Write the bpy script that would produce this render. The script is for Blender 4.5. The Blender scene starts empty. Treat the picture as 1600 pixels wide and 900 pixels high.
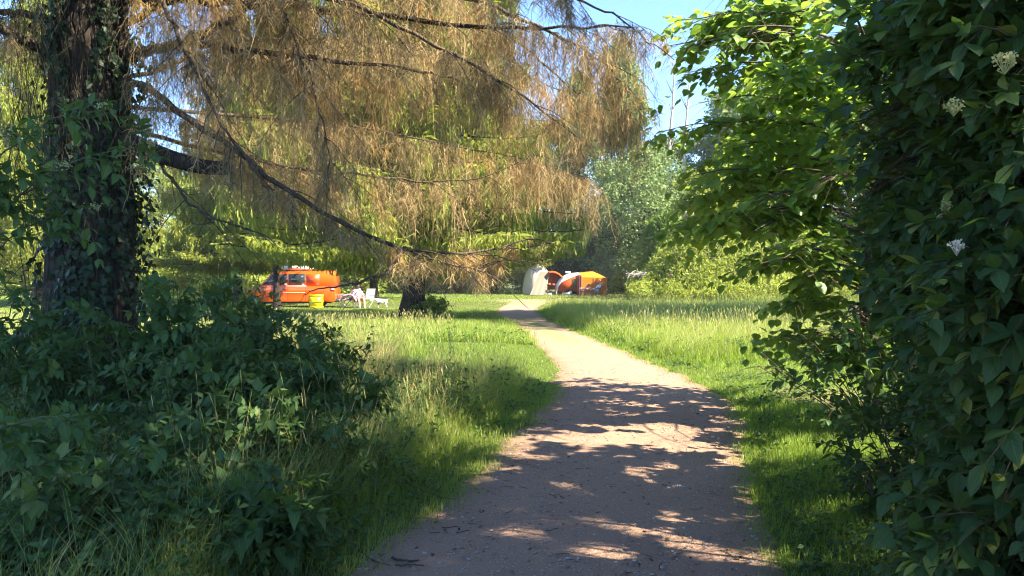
import bpy, math, random
import numpy as np
from mathutils import Vector, Matrix

rng = np.random.default_rng(11)
random.seed(5)
scene = bpy.context.scene
COL = scene.collection
D2R = math.radians

# ------------------------------------------------------------------ camera
F = 1155.0                       # focal length in pixels of the 1600 px wide photograph
EYE = 1.6
PITCH = math.atan(18.0 / F)
cam = bpy.data.cameras.new('camera')
cam.sensor_width = 36.0
cam.lens = 36.0 * F / 1600.0
cam.clip_start = 0.05
cam.clip_end = 2000.0
camo = bpy.data.objects.new('camera', cam)
camo.location = (0, 0, EYE)
camo.rotation_euler = (math.pi / 2 - PITCH, 0, 0)
COL.objects.link(camo)
scene.camera = camo

# ------------------------------------------------------------------ world + sun
SUN_EL = D2R(43)
SUN_DIR = np.array([0.93, -0.36, 0.0])          # horizontal direction towards the sun
SUN_DIR /= np.linalg.norm(SUN_DIR)
world = bpy.data.worlds.new('World')
scene.world = world
world.use_nodes = True
wn = world.node_tree
bg = wn.nodes['Background']
sky = wn.nodes.new('ShaderNodeTexSky')
sky.sky_type = 'NISHITA'
sky.sun_disc = False
sky.sun_elevation = SUN_EL
sky.sun_rotation = math.atan2(SUN_DIR[0], SUN_DIR[1])
sky.air_density = 1.0
sky.dust_density = 0.0
sky.ozone_density = 4.5
sky.altitude = 3500.0
hs = wn.nodes.new('ShaderNodeHueSaturation'); hs.inputs['Saturation'].default_value = 1.02
wn.links.new(sky.outputs['Color'], hs.inputs['Color'])
wn.links.new(hs.outputs['Color'], bg.inputs['Color'])
bg.inputs['Strength'].default_value = 0.092

sun = bpy.data.lights.new('sun', 'SUN')
sun.energy = 3.7
sun.angle = D2R(0.53)
sun.color = (1.0, 0.90, 0.72)
suno = bpy.data.objects.new('sun', sun)
to_sun = Vector((SUN_DIR[0] * math.cos(SUN_EL), SUN_DIR[1] * math.cos(SUN_EL), math.sin(SUN_EL)))
suno.rotation_euler = to_sun.to_track_quat('Z', 'Y').to_euler()
suno.location = (20, -10, 30)
COL.objects.link(suno)

vs = scene.view_settings
vs.view_transform = 'Standard'
vs.look = 'None'
vs.gamma = 1.0
vs.use_curve_mapping = False
vs.exposure = 2.78

scene.render.engine = 'CYCLES'
cy = scene.cycles
cy.max_bounces = 7
cy.diffuse_bounces = 5
cy.glossy_bounces = 2
cy.transmission_bounces = 4
cy.transparent_max_bounces = 4
cy.volume_bounces = 0
cy.use_denoising = True
try:
    cy.denoiser = 'OPENIMAGEDENOISE'
    cy.denoising_input_passes = 'RGB_ALBEDO_NORMAL'
    cy.denoising_prefilter = 'ACCURATE'
except Exception:
    pass
cy.use_adaptive_sampling = True
cy.adaptive_threshold = 0.015
cy.filter_width = 1.15
cy.sample_clamp_indirect = 6.0
cy.caustics_reflective = False
cy.caustics_refractive = False


def P(px, py, Y):
    """world point that the photograph shows at pixel px, py, at depth Y"""
    x = (px - 800.0) / F
    y = (450.0 - py) / F
    d = np.array([x, math.cos(PITCH) + y * math.sin(PITCH), -math.sin(PITCH) + y * math.cos(PITCH)])
    d *= Y / d[1]
    return np.array([d[0], d[1], d[2] + EYE])


# ------------------------------------------------------------------ small maths
def unit(v):
    n = np.linalg.norm(v, axis=-1, keepdims=True)
    return v / np.maximum(n, 1e-9)


def rnd(*shape):
    return rng.random(shape)


def gau(*shape):
    return rng.standard_normal(shape)


_tab = np.random.default_rng(99).random((64, 64))


def vnoise(x, y, s=1.0):
    """smooth 2-D value noise, 0..1"""
    x = np.asarray(x, float) / s + 1000.3
    y = np.asarray(y, float) / s + 1000.7
    xi = np.floor(x).astype(int); yi = np.floor(y).astype(int)
    fx = x - xi; fy = y - yi
    fx = fx * fx * (3 - 2 * fx); fy = fy * fy * (3 - 2 * fy)
    a = _tab[xi % 64, yi % 64]; b = _tab[(xi + 1) % 64, yi % 64]
    c = _tab[xi % 64, (yi + 1) % 64]; d = _tab[(xi + 1) % 64, (yi + 1) % 64]
    return (a * (1 - fx) + b * fx) * (1 - fy) + (c * (1 - fx) + d * fx) * fy


def sstep(a, b, x):
    t = np.clip((np.asarray(x, float) - a) / (b - a), 0, 1)
    return t * t * (3 - 2 * t)


# ------------------------------------------------------------------ mesh building
class MB:
    """collects vertices, polygons and one vector attribute (u, v, variation) and links them as one object"""
    def __init__(self):
        self.V = []; self.A = []; self.F = []; self.n = 0

    def add(self, V, Fc, A=None):
        V = np.asarray(V, np.float32).reshape(-1, 3)
        if len(V) == 0:
            return self
        Fc = np.asarray(Fc, np.int64)
        if A is None:
            A = np.zeros((len(V), 3), np.float32); A[:, 2] = 0.5
        self.V.append(V); self.A.append(np.asarray(A, np.float32).reshape(-1, 3))
        self.F.append(Fc + self.n); self.n += len(V)
        return self

    def build(self, name, mat, parent=None, smooth=False):
        me = bpy.data.meshes.new(name)
        V = np.concatenate(self.V); A = np.concatenate(self.A)
        tot = np.concatenate([np.full(len(f), f.shape[1]) for f in self.F])
        idx = np.concatenate([f.ravel() for f in self.F])
        me.vertices.add(len(V)); me.vertices.foreach_set('co', V.ravel())
        me.loops.add(len(idx)); me.loops.foreach_set('vertex_index', idx.astype(np.int32))
        me.polygons.add(len(tot))
        st = np.zeros(len(tot), np.int32); st[1:] = np.cumsum(tot)[:-1]
        me.polygons.foreach_set('loop_start', st)
        if smooth:
            me.polygons.foreach_set('use_smooth', np.ones(len(tot), bool))
        at = me.attributes.new('lv', 'FLOAT_VECTOR', 'POINT')
        at.data.foreach_set('vector', A.ravel())
        me.update(calc_edges=True)
        if mat is not None:
            me.materials.append(mat)
        o = bpy.data.objects.new(name, me)
        COL.objects.link(o)
        if parent is not None:
            o.parent = parent
            o.matrix_parent_inverse = Matrix.Translation(-parent.location) if False else Matrix.Identity(4)
        return o


def tag(o, label=None, cat=None, group=None, kind=None):
    if label: o['label'] = label
    if cat: o['category'] = cat
    if group: o['group'] = group
    if kind: o['kind'] = kind
    return o


def root_at(name, loc, label, cat, group=None, rz=0.0):
    o = bpy.data.objects.new(name, None)
    o.empty_display_size = 0.3
    o.location = loc
    o.rotation_euler = (0, 0, rz)
    COL.objects.link(o)
    return tag(o, label, cat, group)


def copy_tree(o, parent=None):
    c = o.copy(); COL.objects.link(c)
    if parent is not None: c.parent = parent
    for ch in [k for k in bpy.data.objects if k.parent == o]:
        copy_tree(ch, c)
    return c


def grid_faces(N, n, m, wrap):
    """faces of N separate (n x m) grids laid out one after the other; wrap joins the m direction"""
    mm = m if wrap else m - 1
    i = np.arange(n - 1)[:, None]; j = np.arange(mm)[None, :]
    a = i * m + j; b = i * m + (j + 1) % m
    c = (i + 1) * m + (j + 1) % m; d = (i + 1) * m + j
    f = np.stack([a, b, c, d], -1).reshape(-1, 4)
    return (f[None] + (np.arange(N) * n * m)[:, None, None]).reshape(-1, 4)


def tubes(Pts, R, sides=5, var=None):
    """Pts (N,n,3), R (N,n)"""
    Pts = np.asarray(Pts, float); R = np.asarray(R, float)
    if Pts.ndim == 2: Pts = Pts[None]; R = R[None]
    N, n, _ = Pts.shape
    T = unit(np.gradient(Pts, axis=1))
    ref = np.where(np.abs(T[..., 2:3]) > 0.8, np.array([1.0, 0.2, 0.0]), np.array([0.1, 0.05, 1.0]))
    # one reference per tube keeps the rings from twisting
    ref = np.broadcast_to(ref[:, :1], Pts.shape)
    S = unit(np.cross(T, ref)); U = np.cross(S, T)
    a = np.arange(sides) / sides * 2 * np.pi
    V = Pts[:, :, None] + R[:, :, None, None] * (np.cos(a)[None, None, :, None] * S[:, :, None] + np.sin(a)[None, None, :, None] * U[:, :, None])
    A = np.zeros((N, n, sides, 3))
    A[..., 0] = np.arange(sides) / sides
    A[..., 1] = np.linspace(0, 1, n)[None, :, None]
    A[..., 2] = (rnd(N) if var is None else np.broadcast_to(var, (N,)))[:, None, None]
    return V.reshape(-1, 3), grid_faces(N, n, sides, True), A.reshape(-1, 3)


def ribbons(Pts, W, var=None, u=None):
    """flat thin strips with random facing; Pts (N,n,3), W (N,n)"""
    Pts = np.asarray(Pts, float); N, n, _ = Pts.shape
    T = unit(Pts[:, -1] - Pts[:, 0])[:, None]
    S = unit(np.cross(T, unit(gau(N, 1, 3))))
    V = Pts[:, :, None] + np.array([-1.0, 1.0])[None, None, :, None] * S[:, :, None] * np.asarray(W)[:, :, None, None] * 0.5
    A = np.zeros((N, n, 2, 3))
    A[..., 0] = 0 if u is None else np.asarray(u)[:, None, None]
    A[..., 1] = np.linspace(0, 1, n)[None, :, None]
    A[..., 2] = (rnd(N) if var is None else var)[:, None, None]
    return V.reshape(-1, 3), grid_faces(N, n, 2, False), A.reshape(-1, 3)


# leaf templates: x across, y along, z normal; (V, F, U)
def leaf_tpl(stations, fold=0.25, curl=0.18):
    V = []; U = []
    for v, w in stations:
        z = -curl * v * v
        if w == 0:
            V.append((0, v, z)); U.append((0, v))
        else:
            V += [(-w, v, z + fold * w), (0, v, z), (w, v, z + fold * w)]
            U += [(-1, v), (0, v), (1, v)]
    Fq = []; Ft = []
    i = 0
    for k in range(len(stations) - 1):
        w0 = stations[k][1]; w1 = stations[k + 1][1]
        if w0 == 0:
            Ft += [(i, i + 2, i + 1), (i, i + 3, i + 2)]; i += 1
        elif w1 == 0:
            Ft += [(i, i + 1, i + 3), (i + 1, i + 2, i + 3)]; i += 3
        else:
            Fq += [(i, i + 1, i + 4, i + 3), (i + 1, i + 2, i + 5, i + 4)]; i += 3
    return np.array(V, float), (np.array(Ft), np.array(Fq) if Fq else None), np.array(U, float)


OVATE = leaf_tpl([(0, 0), (.14, .17), (.38, .27), (.68, .19), (.88, .07), (1.0, 0)], .28, .22)
ROUND = leaf_tpl([(0, 0), (.06, .22), (.30, .42), (.60, .41), (.84, .22), (1.0, 0)], .22, .22)
NETTLE = leaf_tpl([(0, 0), (.08, .20), (.25, .29), (.50, .22), (.78, .10), (1.0, 0)], .22, .30)
IVY = leaf_tpl([(0, 0), (.05, .36), (.22, .46), (.42, .27), (.58, .30), (1.0, 0)], .12, .12)
LANCE = leaf_tpl([(0, 0), (.3, .11), (.65, .08), (1.0, 0)], .3, .2)
FAR = leaf_tpl([(0, 0), (.45, .36), (1.0, 0)], .3, .2)
STONE = None


GAPS = None       # offset of the plant being built, when sunflecks reach the path through gaps in its foliage


def in_gap(p):
    """true where foliage is missing, so that shafts of sun fall through to the path"""
    t = p[:, 2] / math.sin(SUN_EL)
    gx = p[:, 0] - math.cos(SUN_EL) * SUN_DIR[0] * t
    gy = p[:, 1] - math.cos(SUN_EL) * SUN_DIR[1] * t
    n = .7 * vnoise(gx + 3, gy * 1.35, .24) + .3 * vnoise(gx * 1.3, gy * 1.6 + 9, .09)
    big = vnoise(gx + 11, gy + 4, .9)
    band = np.exp(-((gy - 7.15 - .12 * gx) / .42) ** 2) * sstep(-1.4, -.7, gx) * sstep(2.4, 1.4, gx)
    band2 = np.exp(-((gy - 4.6 + .2 * gx) / .45) ** 2) * sstep(-.4, .1, gx) * sstep(1.7, 1.0, gx)
    band3 = np.exp(-((gy - 9.1) / .9) ** 2) * sstep(-3.4, -2.6, gx) * sstep(-.3, -.9, gx)
    thr = .655 - .12 * big - .46 * band - .22 * band2 - .36 * band3
    return (n > thr) & (np.abs(gx) < 3.4) & (gy > 3) & ~((p[:, 2] > 3.0) & (p[:, 0] < 3.3) & (p[:, 1] > 5.8) & (n < thr + .17))


def leaves(mb, tpl, pos, d, n, L, W=None, var=None):
    """put one leaf per row of pos: d along the leaf, n its upper side, L its length, W width factor"""
    N = len(pos)
    if N and GAPS is not None:
        k = ~in_gap(pos + GAPS)
        bc = lambda v, *s_: np.broadcast_to(np.asarray(v, float), (N, *s_))[k]
        d, n, L = bc(d, 3), bc(n, 3), bc(L)
        W = None if W is None else bc(W); var = None if var is None else bc(var)
        pos = pos[k]; N = len(pos)
    if N == 0: return
    V0, (Ft, Fq), U0 = tpl
    L = np.broadcast_to(np.asarray(L, float), (N,)); W = np.broadcast_to(np.asarray(1.0 if W is None else W, float), (N,))
    d = unit(d); n = unit(n - d * (n * d).sum(-1, keepdims=True)); s = np.cross(d, n)
    bend = (0.4 + 1.2 * rnd(N))
    V = (pos[:, None] + (V0[None, :, 0, None] * W[:, None, None] * s[:, None] + V0[None, :, 1, None] * d[:, None]
         + V0[None, :, 2, None] * bend[:, None, None] * n[:, None]) * L[:, None, None])
    k = len(V0)
    A = np.zeros((N, k, 3)); A[:, :, :2] = U0[None]; A[:, :, 2] = (rnd(N) if var is None else np.broadcast_to(var, (N,)))[:, None]
    off = (np.arange(N) * k)[:, None, None]
    base = mb.n
    mb.add(V.reshape(-1, 3), (Ft[None] + off).reshape(-1, 3), A.reshape(-1, 3))
    if Fq is not None:
        mb.F.append((Fq[None] + off).reshape(-1, 4) + base)


def shoots(mb, st, tpl, pos, d, L, pairs, leafL, planar=0.0, droop=0.35, sag=0.15, upn=1.0, W=None, stem_r=0.0022, var=None, jit=0.25, spread=1.0, alt=False):
    """leafy shoots: opposite leaves along a sagging stem; leaves go to mb, stems to st"""
    N = len(pos)
    if N == 0: return
    up = np.array([0, 0, 1.0])
    d = unit(d); L = np.broadcast_to(np.asarray(L, float), (N,)); leafL = np.broadcast_to(np.asarray(leafL, float), (N,))
    s0 = unit(np.cross(d, up) + 1e-3 * gau(N, 3)); n0 = np.cross(s0, d)
    v0 = rnd(N) if var is None else np.broadcast_to(var, (N,))
    ts = np.linspace(0.12, 1.0, pairs)
    ph = rnd(N) * np.pi
    for k, t in enumerate(ts):
        p = pos + d * (L * t)[:, None] - up * (sag * L * t * t)[:, None]
        a = (ph + k * np.pi / 2) * (1 - planar) + gau(N) * 0.15
        side = s0 * np.cos(a)[:, None] + n0 * np.sin(a)[:, None]
        for s in (-1, 1):
            if alt and ((k % 2 == 0) == (s > 0)): continue
            dd = d * (0.45 + 0.5 * t) + s * side * spread - up * droop + gau(N, 3) * jit * 0.6
            nn = up * upn + n0 * 0.4 + gau(N, 3) * jit
            sz = leafL * (0.65 + 0.5 * np.sin(np.pi * min(t, .8))) * (0.8 + 0.4 * rnd(N))
            leaves(mb, tpl, p, dd, nn, sz, W, np.clip(v0 + gau(N) * 0.12, 0, 1))
    p = pos + d * L[:, None] - up * (sag * L)[:, None]
    leaves(mb, tpl, p, d - up * droop + gau(N, 3) * jit, up * upn + n0 * .4 + gau(N, 3) * jit, leafL * 0.75, W, v0)
    if st is not None:
        tt = np.linspace(0, 1, 4)
        Pn = pos[:, None] + d[:, None] * (L[:, None] * tt)[..., None] - up * (sag * L[:, None] * tt ** 2)[..., None]
        R = np.broadcast_to(np.array([1.5, 1.1, .8, .5]) * stem_r, (N, 4))
        st.add(*tubes(Pn, R, 3))


# ------------------------------------------------------------------ materials
def new_mat(name):
    m = bpy.data.materials.new(name); m.use_nodes = True
    nt = m.node_tree; nt.nodes.clear()
    out = nt.nodes.new('ShaderNodeOutputMaterial')
    return m, nt, out


def nd(nt, typ, **kw):
    n = nt.nodes.new('ShaderNode' + typ)
    for k, v in kw.items():
        setattr(n, k, v)
    return n


def mixc(nt, fac, a, b, mode='MIX'):
    n = nt.nodes.new('ShaderNodeMix'); n.data_type = 'RGBA'; n.blend_type = mode
    for sock, v in ((n.inputs[0], fac), (n.inputs[6], a), (n.inputs[7], b)):
        if hasattr(v, 'is_linked') or hasattr(v, 'links'):
            nt.links.new(v, sock)
        elif isinstance(v, (int, float)):
            sock.default_value = v
        else:
            sock.default_value = (*v, 1.0) if len(v) == 3 else v
    return n.outputs[2]


def mth(nt, op, a, b=None, c=None, clamp=False):
    n = nd(nt, 'Math', operation=op); n.use_clamp = clamp
    for i, v in enumerate((a, b, c)):
        if v is None: continue
        if isinstance(v, (int, float)): n.inputs[i].default_value = v
        else: nt.links.new(v, n.inputs[i])
    return n.outputs[0]


def lv_nodes(nt):
    at = nd(nt, 'Attribute'); at.attribute_name = 'lv'
    sp = nd(nt, 'SeparateXYZ'); nt.links.new(at.outputs['Vector'], sp.inputs[0])
    return sp.outputs[0], sp.outputs[1], sp.outputs[2]


def noise(nt, scale, detail=3.0, rough=0.55, vec=None):
    n = nd(nt, 'TexNoise'); n.inputs['Scale'].default_value = scale; n.inputs['Detail'].default_value = detail
    n.inputs['Roughness'].default_value = rough
    if vec is None:
        g = nd(nt, 'NewGeometry'); vec = g.outputs['Position']
    nt.links.new(vec, n.inputs['Vector'])
    return n.outputs['Fac']


def leaf_mat(name, c1, c2, trans, tfac=0.4, rough=0.45, spec=0.35, veins=False, rare=None, clump=0.5, rare_amt=0.06):
    """leaf: colour varies leaf by leaf, light passes through"""
    m, nt, out = new_mat(name)
    u, v, w = lv_nodes(nt)
    big = noise(nt, clump, 2.0)
    f = mth(nt, 'ADD', mth(nt, 'MULTIPLY', w, 0.7), mth(nt, 'MULTIPLY', big, 0.45), clamp=True)
    col = mixc(nt, f, c1, c2)
    if rare is not None:
        col = mixc(nt, mth(nt, 'GREATER_THAN', w, 1.0 - rare_amt), col, rare)
    height = None
    if veins:
        au = mth(nt, 'ABSOLUTE', u)
        mid = mth(nt, 'LESS_THAN', au, 0.055)
        ph = mth(nt, 'SUBTRACT', mth(nt, 'MULTIPLY', v, 44.0), mth(nt, 'MULTIPLY', au, 16.0))
        wv = mth(nt, 'POWER', mth(nt, 'ABSOLUTE', mth(nt, 'COSINE', mth(nt, 'MULTIPLY', ph, 0.5))), 9.0)
        vv = mth(nt, 'MAXIMUM', mid, mth(nt, 'MULTIPLY', wv, 0.45))
        col = mixc(nt, mth(nt, 'MULTIPLY', vv, 0.45), col, tuple(min(1, k * 2.2 + 0.02) for k in c2))
        height = vv
    b = nd(nt, 'BsdfPrincipled')
    nt.links.new(col, b.inputs['Base Color'])
    b.inputs['Roughness'].default_value = rough
    b.inputs['Specular IOR Level'].default_value = spec
    if height is not None:
        bp = nd(nt, 'Bump'); bp.inputs['Strength'].default_value = 0.35; bp.inputs['Distance'].default_value = 0.002
        bp.invert = True
        nt.links.new(height, bp.inputs['Height']); nt.links.new(bp.outputs[0], b.inputs['Normal'])
    t = nd(nt, 'BsdfTranslucent')
    nt.links.new(mixc(nt, 0.75, col, trans), t.inputs['Color'])
    ms = nd(nt, 'MixShader'); ms.inputs[0].default_value = tfac
    nt.links.new(b.outputs[0], ms.inputs[1]); nt.links.new(t.outputs[0], ms.inputs[2])
    nt.links.new(ms.outputs[0], out.inputs[0])
    return m


def bark_mat(name, c1, c2, scale=6.0, bump=0.6, rough=0.9, stretch=4.0):
    m, nt, out = new_mat(name)
    g = nd(nt, 'NewGeometry')
    mp = nd(nt, 'Mapping'); mp.inputs['Scale'].default_value = (1, 1, 1.0 / stretch)
    nt.links.new(g.outputs['Position'], mp.inputs[0])
    n1 = noise(nt, scale * 3, 6.0, 0.65, mp.outputs[0])
    n2 = noise(nt, scale * 0.5, 3.0)
    vo = nd(nt, 'TexVoronoi'); vo.feature = 'DISTANCE_TO_EDGE'; vo.inputs['Scale'].default_value = scale * 2.5
    nt.links.new(mp.outputs[0], vo.inputs['Vector'])
    cr = mth(nt, 'MULTIPLY', vo.outputs['Distance'], 5.0, clamp=True)
    col = mixc(nt, mth(nt, 'MULTIPLY_ADD', n2, 0.7, mth(nt, 'MULTIPLY', n1, 0.4)), c1, c2)
    b = nd(nt, 'BsdfPrincipled'); b.inputs['Roughness'].default_value = rough; b.inputs['Specular IOR Level'].default_value = 0.2
    nt.links.new(col, b.inputs['Base Color'])
    bp = nd(nt, 'Bump'); bp.inputs['Strength'].default_value = bump; bp.inputs['Distance'].default_value = 0.03
    nt.links.new(mth(nt, 'ADD', cr, n1), bp.inputs['Height']); nt.links.new(bp.outputs[0], b.inputs['Normal'])
    nt.links.new(b.outputs[0], out.inputs[0])
    return m


def twig_mat(name, c1, c2, c3, tfac=0.15):
    m, nt, out = new_mat(name)
    u, v, w = lv_nodes(nt)
    col = mixc(nt, w, c1, c2)
    col = mixc(nt, mth(nt, 'GREATER_THAN', noise(nt, 0.9, 2.0), 0.56), col, c3)
    b = nd(nt, 'BsdfDiffuse'); nt.links.new(col, b.inputs[0])
    t = nd(nt, 'BsdfTranslucent'); nt.links.new(col, t.inputs[0])
    ms = nd(nt, 'MixShader'); ms.inputs[0].default_value = tfac
    nt.links.new(b.outputs[0], ms.inputs[1]); nt.links.new(t.outputs[0], ms.inputs[2])
    nt.links.new(ms.outputs[0], out.inputs[0])
    return m


def plain_mat(name, c, rough=0.5, spec=0.4, metal=0.0, var=0.12, scale=6.0, coat=0.0, trans=0.0):
    """painted, woven or moulded surface with mottled wear"""
    m, nt, out = new_mat(name)
    n = noise(nt, scale, 4.0)
    col = mixc(nt, n, tuple(k * (1 - var) for k in c), tuple(min(1, k * (1 + var)) for k in c))
    b = nd(nt, 'BsdfPrincipled')
    nt.links.new(col, b.inputs['Base Color'])
    b.inputs['Roughness'].default_value = rough; b.inputs['Specular IOR Level'].default_value = spec
    b.inputs['Metallic'].default_value = metal; b.inputs['Coat Weight'].default_value = coat
    if trans > 0:
        t = nd(nt, 'BsdfTranslucent'); nt.links.new(col, t.inputs[0])
        ms = nd(nt, 'MixShader'); ms.inputs[0].default_value = trans
        nt.links.new(b.outputs[0], ms.inputs[1]); nt.links.new(t.outputs[0], ms.inputs[2])
        nt.links.new(ms.outputs[0], out.inputs[0])
    else:
        nt.links.new(b.outputs[0], out.inputs[0])
    return m


M_hedge = leaf_mat('dogwood_leaf', (.014, .036, .012), (.036, .074, .02), (.22, .38, .04), .28, .55, .22, True, (.14, .17, .03))
M_hazel = leaf_mat('lime_leaf', (.05, .11, .02), (.10, .18, .028), (.46, .66, .07), .5, .45, .35, True, (.16, .19, .03))
M_shrub = leaf_mat('shrub_leaf', (.03, .065, .02), (.065, .12, .034), (.18, .30, .04), .3, .55, .2, True, (.13, .17, .05))
M_nettle = leaf_mat('nettle_leaf', (.02, .05, .014), (.045, .09, .024), (.18, .34, .05), .3, .6, .25, True, (.13, .16, .04))
M_ivy = leaf_mat('ivy_leaf', (.008, .020, .008), (.018, .038, .013), (.06, .12, .02), .1, .5, .25, True)
M_needle = leaf_mat('spruce_needles', (.09, .14, .02), (.27, .29, .05), (.45, .48, .07), .40, .6, .2, clump=.35)
M_needle2 = leaf_mat('dark_spruce_needles', (.04, .07, .02), (.09, .13, .028), (.22, .28, .05), .3, .6, .2, clump=.35)
M_dead = twig_mat('dead_twigs', (.13, .095, .055), (.50, .37, .18), (.42, .28, .12), .28)
M_deadd = twig_mat('weathered_twigs', (.07, .055, .045), (.14, .11, .085), (.10, .08, .06))
M_tan = twig_mat('dead_creeper', (.05, .042, .028), (.085, .07, .045), (.06, .05, .03))
M_bark = bark_mat('spruce_bark', (.018, .014, .011), (.05, .038, .028), bump=1.0)
M_bark2 = bark_mat('limb_bark', (.045, .034, .025), (.12, .085, .058), 8.0)
M_cut = plain_mat('cut_wood', (.22, .17, .11), .8, .2, scale=20)
M_pale = bark_mat('dead_wood', (.35, .30, .25), (.55, .50, .44), 5.0)
M_stem = plain_mat('green_stem', (.07, .085, .03), .6, .3, var=.4, scale=3)
M_stemb = plain_mat('brown_stem', (.08, .055, .035), .7, .3, var=.4, scale=3)
M_flower = leaf_mat('cream_blossom', (.20, .24, .08), (.36, .38, .16), (.6, .6, .3), .3, .7, .2)
M_white = leaf_mat('white_blossom', (.38, .38, .32), (.55, .55, .47), (.8, .8, .7), .25, .7, .2)

M_t_olive = leaf_mat('olive_green_foliage', (.09, .14, .03), (.18, .23, .05), (.30, .36, .07), .35, .55, .3, clump=.25)
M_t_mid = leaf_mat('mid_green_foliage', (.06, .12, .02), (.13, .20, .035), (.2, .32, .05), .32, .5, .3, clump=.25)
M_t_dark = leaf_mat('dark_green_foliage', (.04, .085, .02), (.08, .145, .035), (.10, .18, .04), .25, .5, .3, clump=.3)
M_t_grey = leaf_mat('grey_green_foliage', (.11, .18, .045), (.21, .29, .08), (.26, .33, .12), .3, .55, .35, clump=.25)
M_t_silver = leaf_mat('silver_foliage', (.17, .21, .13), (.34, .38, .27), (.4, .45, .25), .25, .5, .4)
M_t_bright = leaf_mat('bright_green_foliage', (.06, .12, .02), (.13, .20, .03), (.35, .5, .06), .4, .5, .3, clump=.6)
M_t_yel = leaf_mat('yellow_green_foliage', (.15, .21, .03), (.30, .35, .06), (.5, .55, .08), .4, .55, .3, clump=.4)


def grass_material(name, g1, g2, straw, tip_at=0.55):
    """blades: u = how dry the blade is, v = height along it"""
    m, nt, out = new_mat(name)
    u, v, w = lv_nodes(nt)
    big = noise(nt, 0.45, 3.0)
    f = mth(nt, 'ADD', mth(nt, 'MULTIPLY', w, 0.75), mth(nt, 'MULTIPLY', big, 0.35), clamp=True)
    col = mixc(nt, f, g1, g2)
    dry = mth(nt, 'ADD', u, mth(nt, 'MULTIPLY', mth(nt, 'SUBTRACT', v, tip_at), mth(nt, 'MULTIPLY', u, 1.4)), clamp=True)
    col = mixc(nt, dry, col, straw)
    b = nd(nt, 'BsdfPrincipled'); nt.links.new(col, b.inputs['Base Color'])
    b.inputs['Roughness'].default_value = 0.5; b.inputs['Specular IOR Level'].default_value = 0.3
    t = nd(nt, 'BsdfTranslucent')
    nt.links.new(mixc(nt, 0.6, col, (.46, .64, .05)), t.inputs[0])
    ms = nd(nt, 'MixShader'); ms.inputs[0].default_value = 0.42
    nt.links.new(b.outputs[0], ms.inputs[1]); nt.links.new(t.outputs[0], ms.inputs[2])
    nt.links.new(ms.outputs[0], out.inputs[0])
    return m


M_grass = grass_material('grass_blades', (.08, .17, .016), (.20, .32, .028), (.48, .38, .17))


def ground_material():
    m, nt, out = new_mat('soil_and_turf')
    n1 = noise(nt, 0.5, 5.0); n2 = noise(nt, 14.0, 5.0, .7); n3 = noise(nt, 90.0, 2.0)
    col = mixc(nt, n2, (.045, .065, .016), (.10, .125, .03))
    col = mixc(nt, mth(nt, 'MULTIPLY', n3, .5), col, (.10, .085, .04))
    u, v, w = lv_nodes(nt)         # u = bare leaf litter under the shrubs, v = dry ground
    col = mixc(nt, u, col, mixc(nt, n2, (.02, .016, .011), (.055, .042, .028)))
    col = mixc(nt, v, col, mixc(nt, n2, (.24, .19, .10), (.38, .29, .17)))
    b = nd(nt, 'BsdfPrincipled'); nt.links.new(col, b.inputs['Base Color'])
    b.inputs['Roughness'].default_value = .95; b.inputs['Specular IOR Level'].default_value = .15
    bp = nd(nt, 'Bump'); bp.inputs['Strength'].default_value = .5; bp.inputs['Distance'].default_value = .03
    nt.links.new(mth(nt, 'ADD', n2, n3), bp.inputs['Height']); nt.links.new(bp.outputs[0], b.inputs['Normal'])
    nt.links.new(b.outputs[0], out.inputs[0])
    return m


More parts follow.
